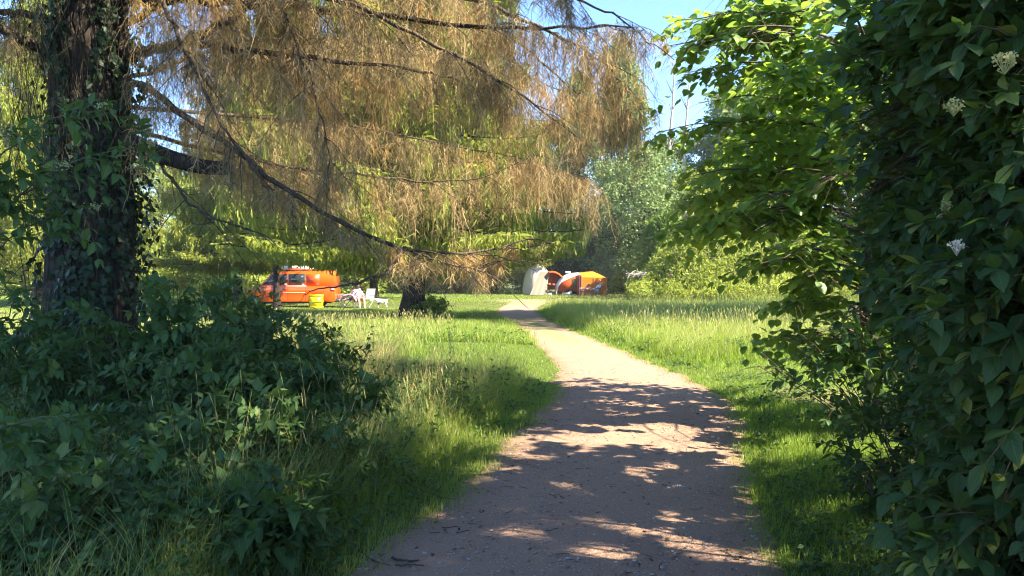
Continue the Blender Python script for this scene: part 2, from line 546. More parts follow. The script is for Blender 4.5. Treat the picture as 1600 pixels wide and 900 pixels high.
def path_material():
    m, nt, out = new_mat('trodden_gravel')
    n1 = noise(nt, 0.9, 4.0, .6); n2 = noise(nt, 9.0, 6.0, .7); n3 = noise(nt, 160.0, 3.0, .7)
    vo = nd(nt, 'TexVoronoi'); vo.inputs['Scale'].default_value = 75.0
    g = nd(nt, 'NewGeometry'); nt.links.new(g.outputs['Position'], vo.inputs['Vector'])
    sp = nd(nt, 'SeparateXYZ'); nt.links.new(vo.outputs['Color'], sp.inputs[0])
    col = mixc(nt, n1, (.28, .155, .10), (.50, .305, .195))
    col = mixc(nt, mth(nt, 'MULTIPLY', n2, .55), col, (.31, .205, .135))
    col = mixc(nt, mth(nt, 'MULTIPLY', n3, .45), col, (.16, .12, .10))
    pale = mth(nt, 'GREATER_THAN', sp.outputs[0], .90)
    dark = mth(nt, 'LESS_THAN', sp.outputs[0], .13)
    near = mth(nt, 'LESS_THAN', vo.outputs['Distance'], .38)
    col = mixc(nt, mth(nt, 'MULTIPLY', mth(nt, 'MULTIPLY', pale, near), .65), col, (.50, .44, .38))
    col = mixc(nt, mth(nt, 'MULTIPLY', mth(nt, 'MULTIPLY', dark, near), .6), col, (.07, .055, .045))
    u, v, w = lv_nodes(nt)         # u = earthier, v = mossy / worn grass
    col = mixc(nt, mth(nt, 'MULTIPLY', u, mth(nt, 'MULTIPLY_ADD', n2, .9, .15), clamp=True), col, (.17, .115, .075))
    col = mixc(nt, mth(nt, 'MULTIPLY', v, mth(nt, 'MULTIPLY_ADD', n2, 1.2, .1), clamp=True), col, (.20, .20, .07))
    b = nd(nt, 'BsdfPrincipled'); nt.links.new(col, b.inputs['Base Color'])
    b.inputs['Roughness'].default_value = .9; b.inputs['Specular IOR Level'].default_value = .2
    bp = nd(nt, 'Bump'); bp.inputs['Strength'].default_value = .7; bp.inputs['Distance'].default_value = .012
    h = mth(nt, 'ADD', mth(nt, 'MULTIPLY', n2, 1.3), mth(nt, 'SUBTRACT', mth(nt, 'MULTIPLY', n3, .7), mth(nt, 'MULTIPLY', vo.outputs['Distance'], .6)))
    nt.links.new(h, bp.inputs['Height']); nt.links.new(bp.outputs[0], b.inputs['Normal'])
    nt.links.new(b.outputs[0], out.inputs[0])
    return m


# ------------------------------------------------------------------ path outline (from the photograph, on the ground plane)
def ground_xy(px, py):
    d = P(px, py, 1.0) - np.array([0, 0, EYE])
    t = EYE / -d[2]
    return d[0] * t, d[1] * t


_l = [(470, 960), (540, 900), (625, 835), (710, 770), (760, 720), (780, 700), (820, 668), (847, 640), (862, 610), (867, 585), (866, 565), (850, 548), (825, 530), (800, 508), (782, 496), (775, 486), (785, 478), (800, 472)]
_r = [(1212, 960), (1202, 900), (1195, 840), (1185, 775), (1172, 710), (1166, 670), (1150, 640), (1125, 622), (1105, 605), (1050, 580), (990, 557), (925, 530), (880, 512), (848, 498), (836, 486), (842, 478), (855, 472)]
L_xy = np.array([ground_xy(*p) for p in _l]); R_xy = np.array([ground_xy(*p) for p in _r])
L_xy = np.vstack([[L_xy[0, 0] - .3, -6], L_xy]); R_xy = np.vstack([[R_xy[0, 0] - .1, -6], R_xy])
PATH_END = min(L_xy[-1, 1], R_xy[-1, 1])


def path_l(y): return np.interp(y, L_xy[:, 1], L_xy[:, 0]) + (vnoise(y, 0 * y + 3, .45) - .5) * .20 + (vnoise(y, 0 * y + 8, .12) - .5) * .09
def path_r(y): return np.interp(y, R_xy[:, 1], R_xy[:, 0]) + (vnoise(y, 0 * y + 31, .5) - .5) * .20 + (vnoise(y, 0 * y + 18, .12) - .5) * .09


def path_dist(x, y):
    """>0 outside the path (metres to its edge), <0 inside"""
    y = np.asarray(y, float)
    return np.where(y > PATH_END + 1, 9.0, np.maximum(path_l(y) - x, x - path_r(y)))


def ground_h(x, y):
    x = np.asarray(x, float); y = np.asarray(y, float)
    h = (vnoise(x, y, 3.0) - .5) * .08 + (vnoise(x, y, .8) - .5) * .03
    out = sstep(0, 1.2, path_dist(x, y))
    h = h * out + .05 * out
    # weedy mound right of the camper
    e = ((x - 14.0) / 10.5) ** 2 + ((y - 47) / 10.0) ** 2
    m = np.exp(-e * 1.5) * 6.2 * (0.45 + 0.55 * vnoise(x, y, 4.5) + .45 * vnoise(x, y, 1.7))
    h = h + m * sstep(5.5, 11.5, x - (y - 44) * .16) * sstep(35, 42, y)
    h = h + sstep(95, 230, y) * 5.0
    return h


# near ground as a fine sheet that grows coarser outwards
def ground_sheet():
    def axis(segs):
        out = [segs[0][0]]
        for a, b, n in segs:
            out += list(np.linspace(a, b, n + 1)[1:])
        return np.array(out)
    xs = axis([(-500, -200, 8), (-200, -60, 14), (-60, -12, 48), (-12, 12, 160), (12, 60, 96), (60, 200, 14), (200, 500, 8)])
    ys = axis([(-400, -100, 8), (-100, -8, 20), (-8, 20, 187), (20, 70, 160), (70, 200, 26), (200, 700, 12)])
    X, Y = np.meshgrid(xs, ys)
    Z = ground_h(X, Y)
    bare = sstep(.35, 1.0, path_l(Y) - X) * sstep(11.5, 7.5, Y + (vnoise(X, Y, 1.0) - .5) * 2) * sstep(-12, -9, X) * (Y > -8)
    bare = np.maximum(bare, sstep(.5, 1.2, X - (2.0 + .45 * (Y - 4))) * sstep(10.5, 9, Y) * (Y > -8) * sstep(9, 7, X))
    dry = sstep(1.2, .2, np.hypot(X - 4.2, (Y - 9.6) * .8)) * .8
    dry = np.maximum(dry, sstep(2.2, 0, np.hypot((X - .8) * .6, (Y - 48) * .45)) * .9)
    A = np.stack([bare, dry, 0 * X + .5], -1)
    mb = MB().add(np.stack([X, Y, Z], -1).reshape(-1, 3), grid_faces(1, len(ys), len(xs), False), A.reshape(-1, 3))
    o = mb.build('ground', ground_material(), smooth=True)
    tag(o, kind='structure')


def path_sheet():
    ys = np.concatenate([np.linspace(-6, 14, 260), np.linspace(14.1, PATH_END, 200)])
    us = np.linspace(0, 1, 25)
    Y, U = np.meshgrid(ys, us, indexing='ij')
    l = path_l(Y) - .10; r = path_r(Y) + .10
    X = l + (r - l) * U
    Z = ground_h(X, Y) + .006 + .02 * np.sin(np.pi * U) + (vnoise(X, Y, .5) - .5) * .012
    edge = np.minimum(U, 1 - U)
    Z = np.where(edge < .02, Z - .05, Z)
    ea = sstep(.22, .02, edge) * .9
    moss = sstep(15, 20, Y) * np.exp(-((U - .52) / .22) ** 2) * (.6 + .9 * vnoise(X, Y, 1.6)) * sstep(34, 26, Y)
    moss = np.maximum(moss, sstep(38, 44, Y) * .8)
    A = np.stack([ea, np.clip(moss, 0, 1), U], -1)
    o = MB().add(np.stack([X, Y, Z], -1).reshape(-1, 3), grid_faces(1, len(ys), len(us), False)[:, ::-1], A.reshape(-1, 3)).build('path', path_material(), smooth=True)
    tag(o, kind='structure')


ground_sheet()
path_sheet()


# ------------------------------------------------------------------ grass
def in_view(x, y, margin=1.35):
    return (y > 1.0) & (np.abs(x) < (y * .70 * margin + 1.5))


def grass_h(x, y):
    """height of the sward at a point, and how dry it is"""
    d = path_dist(x, y)
    left = x < (path_l(y) + path_r(y)) * .5
    px = x / np.maximum(y, .1) * F
    n = vnoise(x, y, 2.2); n2 = vnoise(x + 50, y, .7)
    h = np.full(x.shape, .10); dry = np.full(x.shape, .12)
    # right of the path: tall meadow, with a mown strip near the branch
    mead = sstep(12.2, 13.6, y - x * .10 + (n - .5) * 1.2) * sstep(0.15, .9, d)
    h = np.where(~left, .08 + .42 * mead * (.75 + .5 * n), h)
    dry = np.where(~left, .10 + .30 * mead * n2 + .1 * n, dry)
    near_r = (~left) & (y < 10.5)
    h = np.where(near_r, .09 + .10 * n2 * sstep(.1, .5, d) , h); dry = np.where(near_r, .05 + .1 * n2, dry)
    # left of the path
    lawn = left & (y > 10.6) & (y < 17.2) & (x > -1.75 + (n2 - .5) * .5 - (y - 10.6) * .05)
    verge = left & (y <= 13.5) & ~lawn
    hv = .10 + .42 * sstep(.12, .75, d) * (.7 + .6 * n)
    h = np.where(verge, hv, h); dry = np.where(verge, .30 + .65 * sstep(.35, 1.1, d) * n2 + .7 * sstep(1.7, .3, np.hypot(x + 2.2, (y - 10.6) * .6)), dry)
    h = np.where(lawn, .055, h); dry = np.where(lawn, .04, dry)
    leftm = left & (y > 13.5) & ~lawn
    h = np.where(leftm, .16 + .26 * n * sstep(28, 20, y), h); dry = np.where(leftm, .12 + .22 * n2, dry)
    # round the camps the grass is short
    camp = (y > 29) & left
    h = np.where(camp, .07 + .05 * n, h)
    h = np.where((y > 44) & (x < 10), .10 + .08 * n, h)
    h = np.where((y > 36) & (y <= 44) & (x < 10), h * .55, h)
    dry = np.where((y > 36) & ~camp, np.maximum(dry, .3 + .3 * n2), dry)
    return h, np.clip(dry, 0, 1)


def grass_blades(mb, x, y, wid, hmul=1.0, segs=2):
    d = path_dist(x, y)
    keep = (d > -.02 - .22 * rnd(len(x)) ** 3) & in_view(x, y)
    # thin out under the shrubs and the hedge
    shrub = (path_l(y) - x > .55 + .45 * vnoise(x, y, .6)) & (y < 9.0)
    hedge = (x - (2.2 + .45 * (y - 4)) > .1) & (y < 9.0)
    worn = (np.hypot(x - 4.2, (y - 9.6) * .8) < .9) | (np.hypot((x - .8) * .6, (y - 48) * .45) < 1.8)
    keep &= ~((shrub | hedge) & (rnd(len(x)) > .12)) & ~(worn & (rnd(len(x)) > .25))
    x = x[keep]; y = y[keep]; wid = np.broadcast_to(wid, keep.shape)[keep]
    N = len(x)
    h, dry = grass_h(x, y)
    hh = h * (.45 + .75 * rnd(N)) * hmul
    z = ground_h(x, y)
    a = rnd(N) * 2 * np.pi
    lean = (.15 + .55 * rnd(N)) * hh
    dx = np.cos(a) * lean + .12 * hh; dy = np.sin(a) * lean
    n = segs + 1
    t = np.linspace(0, 1, n)[None]
    Pn = np.stack([x[:, None] + dx[:, None] * t ** 2, y[:, None] + dy[:, None] * t ** 2, z[:, None] - .01 + hh[:, None] * (t - .12 * t * t)], -1)
    W = wid[:, None] * (1 - t ** 2 * .92)
    S = np.stack([-np.sin(a + 1.2 * gau(N)), np.cos(a), 0 * a], -1); S = unit(S)
    V = Pn[:, :, None] + np.array([-.5, .5])[None, None, :, None] * S[:, None, None] * W[:, :, None, None]
    A = np.zeros((N, n, 2, 3)); A[..., 0] = (dry * (.3 + 1.1 * rnd(N)))[:, None, None]; A[..., 1] = t[..., None]; A[..., 2] = rnd(N)[:, None, None]
    mb.add(V.reshape(-1, 3), grid_faces(N, n, 2, False), np.clip(A, 0, 1).reshape(-1, 3))


def scatter_area(y0, y1, dens, half):
    """random points in the wedge the camera can see"""
    area = (y1 - y0) * 2 * half(y1)
    N = int(area * dens)
    x = (rnd(N) * 2 - 1) * half(y1); y = y0 + (y1 - y0) * rnd(N)
    return x, y


half = lambda y: y * .78 + 1.5
g = MB()
for y0, y1, dens, w, sg in ((1.5, 4, 1800, .0040, 3), (4, 7, 3400, .0042, 3), (7, 11, 2200, .0055, 2), (11, 17, 1100, .0085, 2), (17, 26, 430, .014, 2),
                            (26, 40, 150, .024, 1), (40, 60, 60, .04, 1), (60, 100, 12, .07, 1)):
    x, y = scatter_area(y0, y1, dens, half)
    # taller sward needs more blades than the mown parts
    grass_blades(g, x, y, w * (.7 + .6 * rnd(len(x))), 1.0, sg)
tag(g.build('grass', M_grass), kind='stuff')

# seed heads standing over the meadow and the verges
sh = MB()
for y0, y1, dens, w in ((4, 9, 60, .007), (9, 16, 45, .010), (16, 30, 22, .016), (30, 55, 5, .025)):
    x, y = scatter_area(y0, y1, dens, half)
    h, dry = grass_h(x, y)
    k = (path_dist(x, y) > .3) & (h > .26) & in_view(x, y) & ~((path_l(y) - x > 1.2) & (y < 8.5))
    x, y, h = x[k], y[k], h[k]; N = len(x)
    z = ground_h(x, y); H = h * (1.0 + .55 * rnd(N)); a = rnd(N) * 6.28
    t = np.linspace(0, 1, 4)[None]
    ln = H * .22
    Pn = np.stack([x[:, None] + (np.cos(a) * ln)[:, None] * t ** 2, y[:, None] + (np.sin(a) * ln)[:, None] * t ** 2, z[:, None] + H[:, None] * t], -1)
    W = w * np.array([.35, .3, .25, .2])[None] * np.ones((N, 1))
    sh.add(*ribbons(Pn, W, u=np.full(N, .8)))
    d = unit(Pn[:, -1] - Pn[:, -2])
    hl = (.05 + .06 * rnd(N))[:, None, None] * np.linspace(0, 1, 3)[None, :, None]
    sh.add(*ribbons(Pn[:, -1:] + d[:, None] * hl, w * np.array([.5, 1.0, .2])[None] * np.ones((N, 1)), u=np.full(N, 1.0)))
tag(sh.build('seeding_grass', M_grass), kind='stuff')

# low broad-leaved weeds and clover among the verge grass
wd = MB()
for y0, y1, dens, L in ((2.5, 6, 260, .035), (6, 12, 130, .045), (12, 20, 40, .07)):
    x, y = scatter_area(y0, y1, dens, half)
    k = (path_dist(x, y) > .08) & in_view(x, y) & (vnoise(x, y, .6) > .45) & ~((y > 10.6) & (y < 17) & (x > -2.3) & (x < 1))
    x, y = x[k], y[k]; N = len(x); h, _ = grass_h(x, y)
    h = np.where((path_l(y) - x > 1.0) & (y < 8.5), .12, h)
    for q in range(3):
        a = rnd(N) * 6.28
        d = np.stack([np.cos(a), np.sin(a), .2 * gau(N)], -1)
        leaves(wd, OVATE, np.stack([x, y, ground_h(x, y) + h * (.25 + .5 * rnd(N))], -1) + gau(N, 3) * .02, d, np.array([0, 0, 1.0]) + .35 * gau(N, 3), L * (.6 + .8 * rnd(N)), 1.3)
tag(wd.build('verge_weeds', M_nettle), kind='stuff')


# weeds covering the mound
mw = MB()
N = 150000
x = 3 + rnd(N) * 26; y = 35 + rnd(N) * 18
hz = ground_h(x, y)
k = (hz > .35) & (y < 50 + (x - 15) * .1)
x, y, hz = x[k], y[k], hz[k]; N = len(x)
cl = vnoise(x, y, 1.3)
base = np.stack([x, y, hz + (.02 + .75 * rnd(N)) * (.25 + 1.1 * vnoise(x + 9, y, .8))], -1)
d = unit(gau(N, 3) * .6 + np.array([0, -.2, .55]))
leaves(mw, LANCE, base, d, unit(gau(N, 3) + np.array([0, 0, .6])), .08 + .17 * rnd(N), 1.7, np.clip(cl + .3 * gau(N), 0, 1))
tag(mw.build('mound_weeds', M_t_yel), kind='stuff')


# ------------------------------------------------------------------ spruces
def spline(pts, n):
    """smooth curve through the points"""
    pts = np.asarray(pts, float)
    s = np.concatenate([[0], np.cumsum(np.linalg.norm(np.diff(pts, axis=0), axis=1))]); s /= s[-1]
    t = np.linspace(0, 1, n)
    m = np.gradient(pts, s, axis=0)
    i = np.clip(np.searchsorted(s, t, side='right') - 1, 0, len(s) - 2)
    h = (s[i + 1] - s[i])[:, None]; q = ((t - s[i]) / (s[i + 1] - s[i]))[:, None]
    return ((2 * q ** 3 - 3 * q ** 2 + 1) * pts[i] + (q ** 3 - 2 * q ** 2 + q) * h * m[i] + (-2 * q ** 3 + 3 * q ** 2) * pts[i + 1] + (q ** 3 - q ** 2) * h * m[i + 1])


def strands(tw, ctr, L, w, zmin=None, nseg=5, curve=.06, tw_n=12, tw_l=(.03, .08), tw_w=.0025):
    """hanging branchlets with short side twiglets"""
    N = len(ctr)
    t = np.linspace(0, 1, nseg)[None, :, None]
    sd = gau(N, 1, 3) * np.array([1, 1, .1]) * curve
    wob = gau(N, nseg, 3) * np.array([1, 1, 0]) * .012
    wob[:, 0] = 0
    Pn = ctr[:, None] + sd * t * L[:, None, None] * 2 + np.array([0, 0, -1.0]) * t * L[:, None, None] + wob
    v = rnd(N)
    tw.add(*ribbons(Pn, w * np.linspace(1, .5, nseg)[None] * np.ones((N, 1)), v))
    if tw_n:
        tt = rnd(N, tw_n) * .96 * (nseg - 1)
        i = np.floor(tt).astype(int); f = (tt - i)[..., None]
        ar = np.arange(N)[:, None]
        st = Pn[ar, i] * (1 - f) + Pn[ar, i + 1] * f
        dd = unit(gau(N, tw_n, 3) * np.array([1, 1, .25]) + np.array([0, 0, -.75]))
        ll = (tw_l[0] + (tw_l[1] - tw_l[0]) * rnd(N, tw_n, 1))
        Q = np.stack([st, st + dd * ll * .55, st + dd * ll + np.array([0, 0, -.25]) * ll], 2).reshape(-1, 3, 3)
        tw.add(*ribbons(Q, tw_w * np.array([1, .9, .5])[None] * np.ones((len(Q), 1)), np.repeat(v, tw_n)))


SPX, SPY = P(138, 500, 8.6)[0], 8.6      # the big spruce on the left


def big_spruce():
    root = root_at('spruce_tree', (0, 0, 0), 'huge ivy covered spruce with cut stub and curtain of bare brown hanging twigs', 'tree')
    root.location = (SPX, SPY, 0)
    off = np.array([SPX, SPY, 0])
    # trunk with buttressed foot
    n = 60; sides = 40
    zz = np.concatenate([np.linspace(-.1, 1.2, 18), np.linspace(1.3, 17, n - 18)])
    a = np.arange(sides) / sides * 2 * np.pi
    R = .50 * (1 - zz / 21)[:, None] * np.ones(sides) + .26 * np.exp(-np.maximum(zz, 0) / .35)[:, None] * (1 + .5 * np.sin(a * 5 + .6))[None]
    R = R * (1 + .05 * (vnoise(a[None] * 3 + zz[:, None] * .2, zz[:, None] + 0 * a, .5) - .5) * 2)
    V = np.stack([np.cos(a)[None] * R + .05 * np.sin(zz * .5)[:, None], np.sin(a)[None] * R, zz[:, None] + 0 * R], -1)
    tr = MB().add(V.reshape(-1, 3), grid_faces(1, n, sides, True)).build('trunk', M_bark, root, True)

    limbs = []        # (points, r0, r1, dead-detail)
    def L(pts, r0, r1, sub=1.0):
        limbs.append((np.array([P(*p) for p in pts]) - off, r0, r1, sub))
    # limbs traced at their own depths
    L([(190, 120, 8.5), (232, 138, 8.2), (300, 190, 7.9), (370, 238, 7.7), (440, 290, 7.6), (520, 340, 7.6), (590, 375, 7.7), (640, 388, 7.8), (700, 395, 8.0), (760, 392, 8.2), (830, 370, 8.5)], .044, .008)
    L([(600, 378, 7.7), (625, 392, 7.6), (618, 412, 7.5), (560, 440, 7.3), (480, 455, 7.2)], .022, .006, .5)
    L([(630, 388, 7.8), (680, 405, 7.8), (740, 420, 7.9), (790, 405, 8.0)], .014, .004, .6)
    L([(190, 85, 8.6), (240, 76, 8.3), (290, 66, 8.2), (340, 40, 8.1), (400, 5, 8.0), (470, -40, 8.0)], .065, .030, .7)
    L([(285, 66, 8.2), (340, 72, 8.1), (420, 82, 8.1), (500, 92, 8.2), (600, 102, 8.5), (720, 125, 8.9)], .040, .010)
    L([(190, 40, 8.8), (300, -10, 8.5), (420, -15, 8.3), (540, 5, 8.2), (660, 60, 8.2), (760, 115, 8.3), (840, 165, 8.4), (900, 215, 8.5)], .048, .008)
    L([(240, -40, 8.4), (270, 40, 8.0), (300, 100, 7.8), (345, 190, 7.6), (390, 260, 7.5), (430, 300, 7.5)], .030, .008, .7)
    L([(250, 255, 8.2), (275, 290, 8.0), (310, 330, 7.8), (360, 350, 7.7), (420, 370, 7.6)], .022, .005, .7)
    L([(350, -60, 8.6), (430, 0, 8.3), (470, 80, 8.0), (500, 180, 7.8), (520, 260, 7.7)], .026, .006, .8)
    L([(430, -80, 8.6), (600, -40, 8.6), (740, 0, 8.6), (860, 50, 8.6), (940, 95, 8.6), (1000, 160, 8.6)], .050, .006)
    L([(700, -60, 7.6), (860, -20, 7.3), (960, 25, 7.2), (1010, 60, 7.2), (1052, 92, 7.2)], .022, .004, .45)
    L([(640, -80, 9.4), (780, 40, 9.4), (860, 110, 9.4), (930, 165, 9.4), (990, 180, 9.4)], .03, .005, .8)
    L([(200, 200, 8.2), (330, 235, 9.2), (460, 262, 10.0), (600, 276, 10.6), (740, 280, 11.0), (840, 240, 11.2)], .028, .006)
    L([(200, 170, 8.6), (380, 180, 10.2), (560, 200, 11.2), (720, 230, 11.8), (860, 260, 12.0), (930, 280, 12.0)], .028, .006)
    L([(200, 120, 8.8), (420, 60, 10.4), (620, 70, 11.4), (800, 110, 11.8), (940, 170, 11.8)], .028, .006)
    # left side, dark
    L([(100, 90, 8.6), (50, 70, 8.3), (0, 45, 8.0), (-90, 60, 7.6)], .075, .03, .8)
    L([(110, 40, 8.8), (20, 20, 9.0), (-80, 30, 9.2)], .06, .02)
    L([(90, 345, 8.5), (60, 390, 8.4), (30, 440, 8.2)], .02, .008, .25)
    L([(95, 290, 8.6), (40, 300, 8.4), (-20, 330, 8.2), (-60, 330, 8.0)], .02, .006, .5)
    # the rest of the whorls, right round the stem and up out of the picture
    for k in range(34):
        z = 4.6 + 9.5 * (k / 34) + rnd(1)[0] * .4
        az = rnd(1)[0] * 2 * np.pi
        if z < 6 and -2.6 < (az - np.pi) < 2.6 and math.sin(az) < -.25 and math.cos(az) > -.2:
            az = abs(az)
        ln = (6.6 - (z - 4) * .33) * (.8 + .3 * rnd(1)[0])
        t = np.linspace(0, 1, 6)
        r = ln * t
        zc = z + .25 * t * ln * .3 - 1.3 * t ** 1.6 + .5 * t ** 4
        azz = az + .15 * np.sin(t * 2)
        limbs.append((np.stack([np.cos(azz) * r, np.sin(azz) * r, zc], -1), .06, .01, 1.0))

    tw = MB(); twd = MB(); nd_ = MB()
    for k, (pts, r0, r1, sub) in enumerate(limbs):
        C = spline(pts, 26)
        ln = np.linalg.norm(np.diff(C, axis=0), axis=1).sum()
        C = C + gau(26, 3) * .012
        m = MB(); m.add(*tubes(C, np.linspace(r0, r1, 26), 7, .5))
        # side branches
        nb = int(ln * 8.5 * sub)
        if nb:
            ti = np.sort(.10 + .9 * rnd(nb)); fi = ti * 25; i0 = np.minimum(fi.astype(int), 24); fr = (fi - i0)[:, None]
            sp = C[i0] * (1 - fr) + C[i0 + 1] * fr
            tg = unit(C[i0 + 1] - C[i0])
            sg = np.where(np.arange(nb) % 2 == 0, 1.0, -1.0)[:, None]
            sid = unit(np.cross(tg, [0, 0, 1.0])) * sg
            bl = (.35 + .75 * rnd(nb)) * (1.15 - .55 * ti)
            if k >= 19: bl *= 1.3
            bt = np.linspace(0, 1, 6)[None, :, None]
            dd = unit(tg * .75 + sid * .8 + gau(nb, 3) * .15)
            B = sp[:, None] + dd[:, None] * bt * bl[:, None, None] + np.array([0, 0, -1.0]) * bt ** 1.7 * bl[:, None, None] * (.25 + .45 * rnd(nb, 1, 1)) + gau(nb, 6, 3) * .008
            m.add(*tubes(B, np.linspace(1, .4, 6)[None] * (.004 + .0035 * rnd(nb))[:, None], 4))
            # hanging strands under the side branches and the limb
            ns = 16 if k < 19 else 12
            q = rnd(nb, ns) * 4.98; qi = q.astype(int); qf = (q - qi)[..., None]
            ar = np.arange(nb)[:, None]
            pos = (B[ar, qi] * (1 - qf) + B[ar, qi + 1] * qf).reshape(-1, 3)
            n2 = int(ln * 16 * sub); f2 = rnd(n2) * 24.9; j = f2.astype(int); jf = (f2 - j)[:, None]
            pos = np.concatenate([pos, C[j] * (1 - jf) + C[j + 1] * jf])
            SL = (.14 + .75 * rnd(len(pos)) ** 1.6)
            if sub < .6: SL *= .6
            wz = pos[:, 2]; wx = pos[:, 0] + SPX; wy = pos[:, 1] + SPY
            floor = 1.78 + .4 * rnd(len(pos)) + .55 * sstep(-1.2, -3.2, wx) - .35 * sstep(-1.6, -1.0, wx) * sstep(.1, -.3, wx)
            SL = np.minimum(SL, np.maximum(wz - floor, .02))
            thin = (SL > .07) & (rnd(len(pos)) < (1 - .72 * sstep(-2.2, -3.6, wx) * sstep(3.6, 2.9, wz)))
            pos = pos[thin]; SL = SL[thin]; wx = wx[thin]; wy = wy[thin]; wz = wz[thin]
            vis = (np.abs(wx) < wy * .75 + .8) & (wz - SL < 1.6 + wy * .42)
            p1 = pos[vis]; s1 = SL[vis]
            # upper crown stays shaded and only has to carry the shade: coarser there
            strands(tw, p1, s1, .0060, tw_n=13, tw_l=(.04, .14), tw_w=.0046, curve=.10)
            pr = pos[~vis]; sr = SL[~vis]
            if len(pr):
                kk = rnd(len(pr)) < .6
                strands(twd, pr[kk], sr[kk] * 1.2, .012, tw_n=5, tw_l=(.08, .16), tw_w=.014)
        m.build('limb', M_bark2 if k < 19 else M_bark, root, True)
    tw.build('hanging_twigs', M_dead, root)
    twd.build('upper_twigs', M_deadd, root)

    # sawn-off stub
    C = np.array([P(*p) for p in [(200, 222, 8.3), (240, 238, 8.0), (275, 250, 7.85), (320, 261, 7.75), (361, 263, 7.65)]]) - off
    st = MB(); st.add(*tubes(spline(C, 14), np.linspace(.115, .068, 14), 14, .5))
    sb = st.build('sawn_stub', M_bark, root, True)
    e = unit(C[-1] - C[-2]); s_ = unit(np.cross(e, [0, 0, 1.0])); u_ = np.cross(s_, e)
    aa = np.arange(14) / 14 * 2 * np.pi
    ring = C[-1] + e * .003 + .066 * (np.cos(aa)[:, None] * s_ + np.sin(aa)[:, None] * u_)
    cap = MB(); Vc = np.concatenate([[C[-1] + e * .006], ring])
    cap.add(Vc, np.array([[0, 1 + (i + 1) % 14, 1 + i] for i in range(14)]))
    cap.build('cut_face', M_cut, sb)

    # ivy climbing the stem
    iv = MB()
    N = 9000
    z = rnd(N) ** .9 * 5.6; an = rnd(N) * 2 * np.pi
    dens = vnoise(an * 2.2, z, .7)
    keep = (dens > .36) & ~((np.cos(an) < -.45) & (z > 1.2) & (rnd(N) < .9))
    z = z[keep]; an = an[keep]; N = len(z)
    r = .50 * (1 - z / 21) + .24 * np.exp(-z / .35) + .03 + .16 * rnd(N) ** 2 * (1 + .8 * np.maximum(np.cos(an), 0))
    nrm = np.stack([np.cos(an), np.sin(an), .25 + 0 * an], -1)
    pos = np.stack([np.cos(an) * r, np.sin(an) * r, z], -1)
    dd = np.array([0, 0, -1.0]) + gau(N, 3) * .45 + nrm * .2
    leaves(iv, IVY, pos, dd, nrm + gau(N, 3) * .4, .05 + .05 * rnd(N), 1.0)
    iv.build('ivy', M_ivy, root)
    # dry creeper stems dangling round the upper stem
    cr = MB()
    for k in range(100):
        an = -np.pi / 2 + gau(1)[0] * .9; z0 = 3.0 + 2.4 * rnd(1)[0]; ln = .6 + 1.4 * rnd(1)[0]
        t = np.linspace(0, 1, 9)
        ax = an + np.cumsum(gau(9)) * .07
        rr = .52 + .05 + .14 * rnd(1)[0] + .06 * np.sin(t * 5)
        cr.add(*tubes(np.stack([np.cos(ax) * rr, np.sin(ax) * rr, z0 - ln * t + .06 * gau(9) * .5], -1), np.full(9, .0022 + .003 * rnd(1)[0] ** 3), 4))
    cr.build('dry_creeper', M_tan, root)


big_spruce()


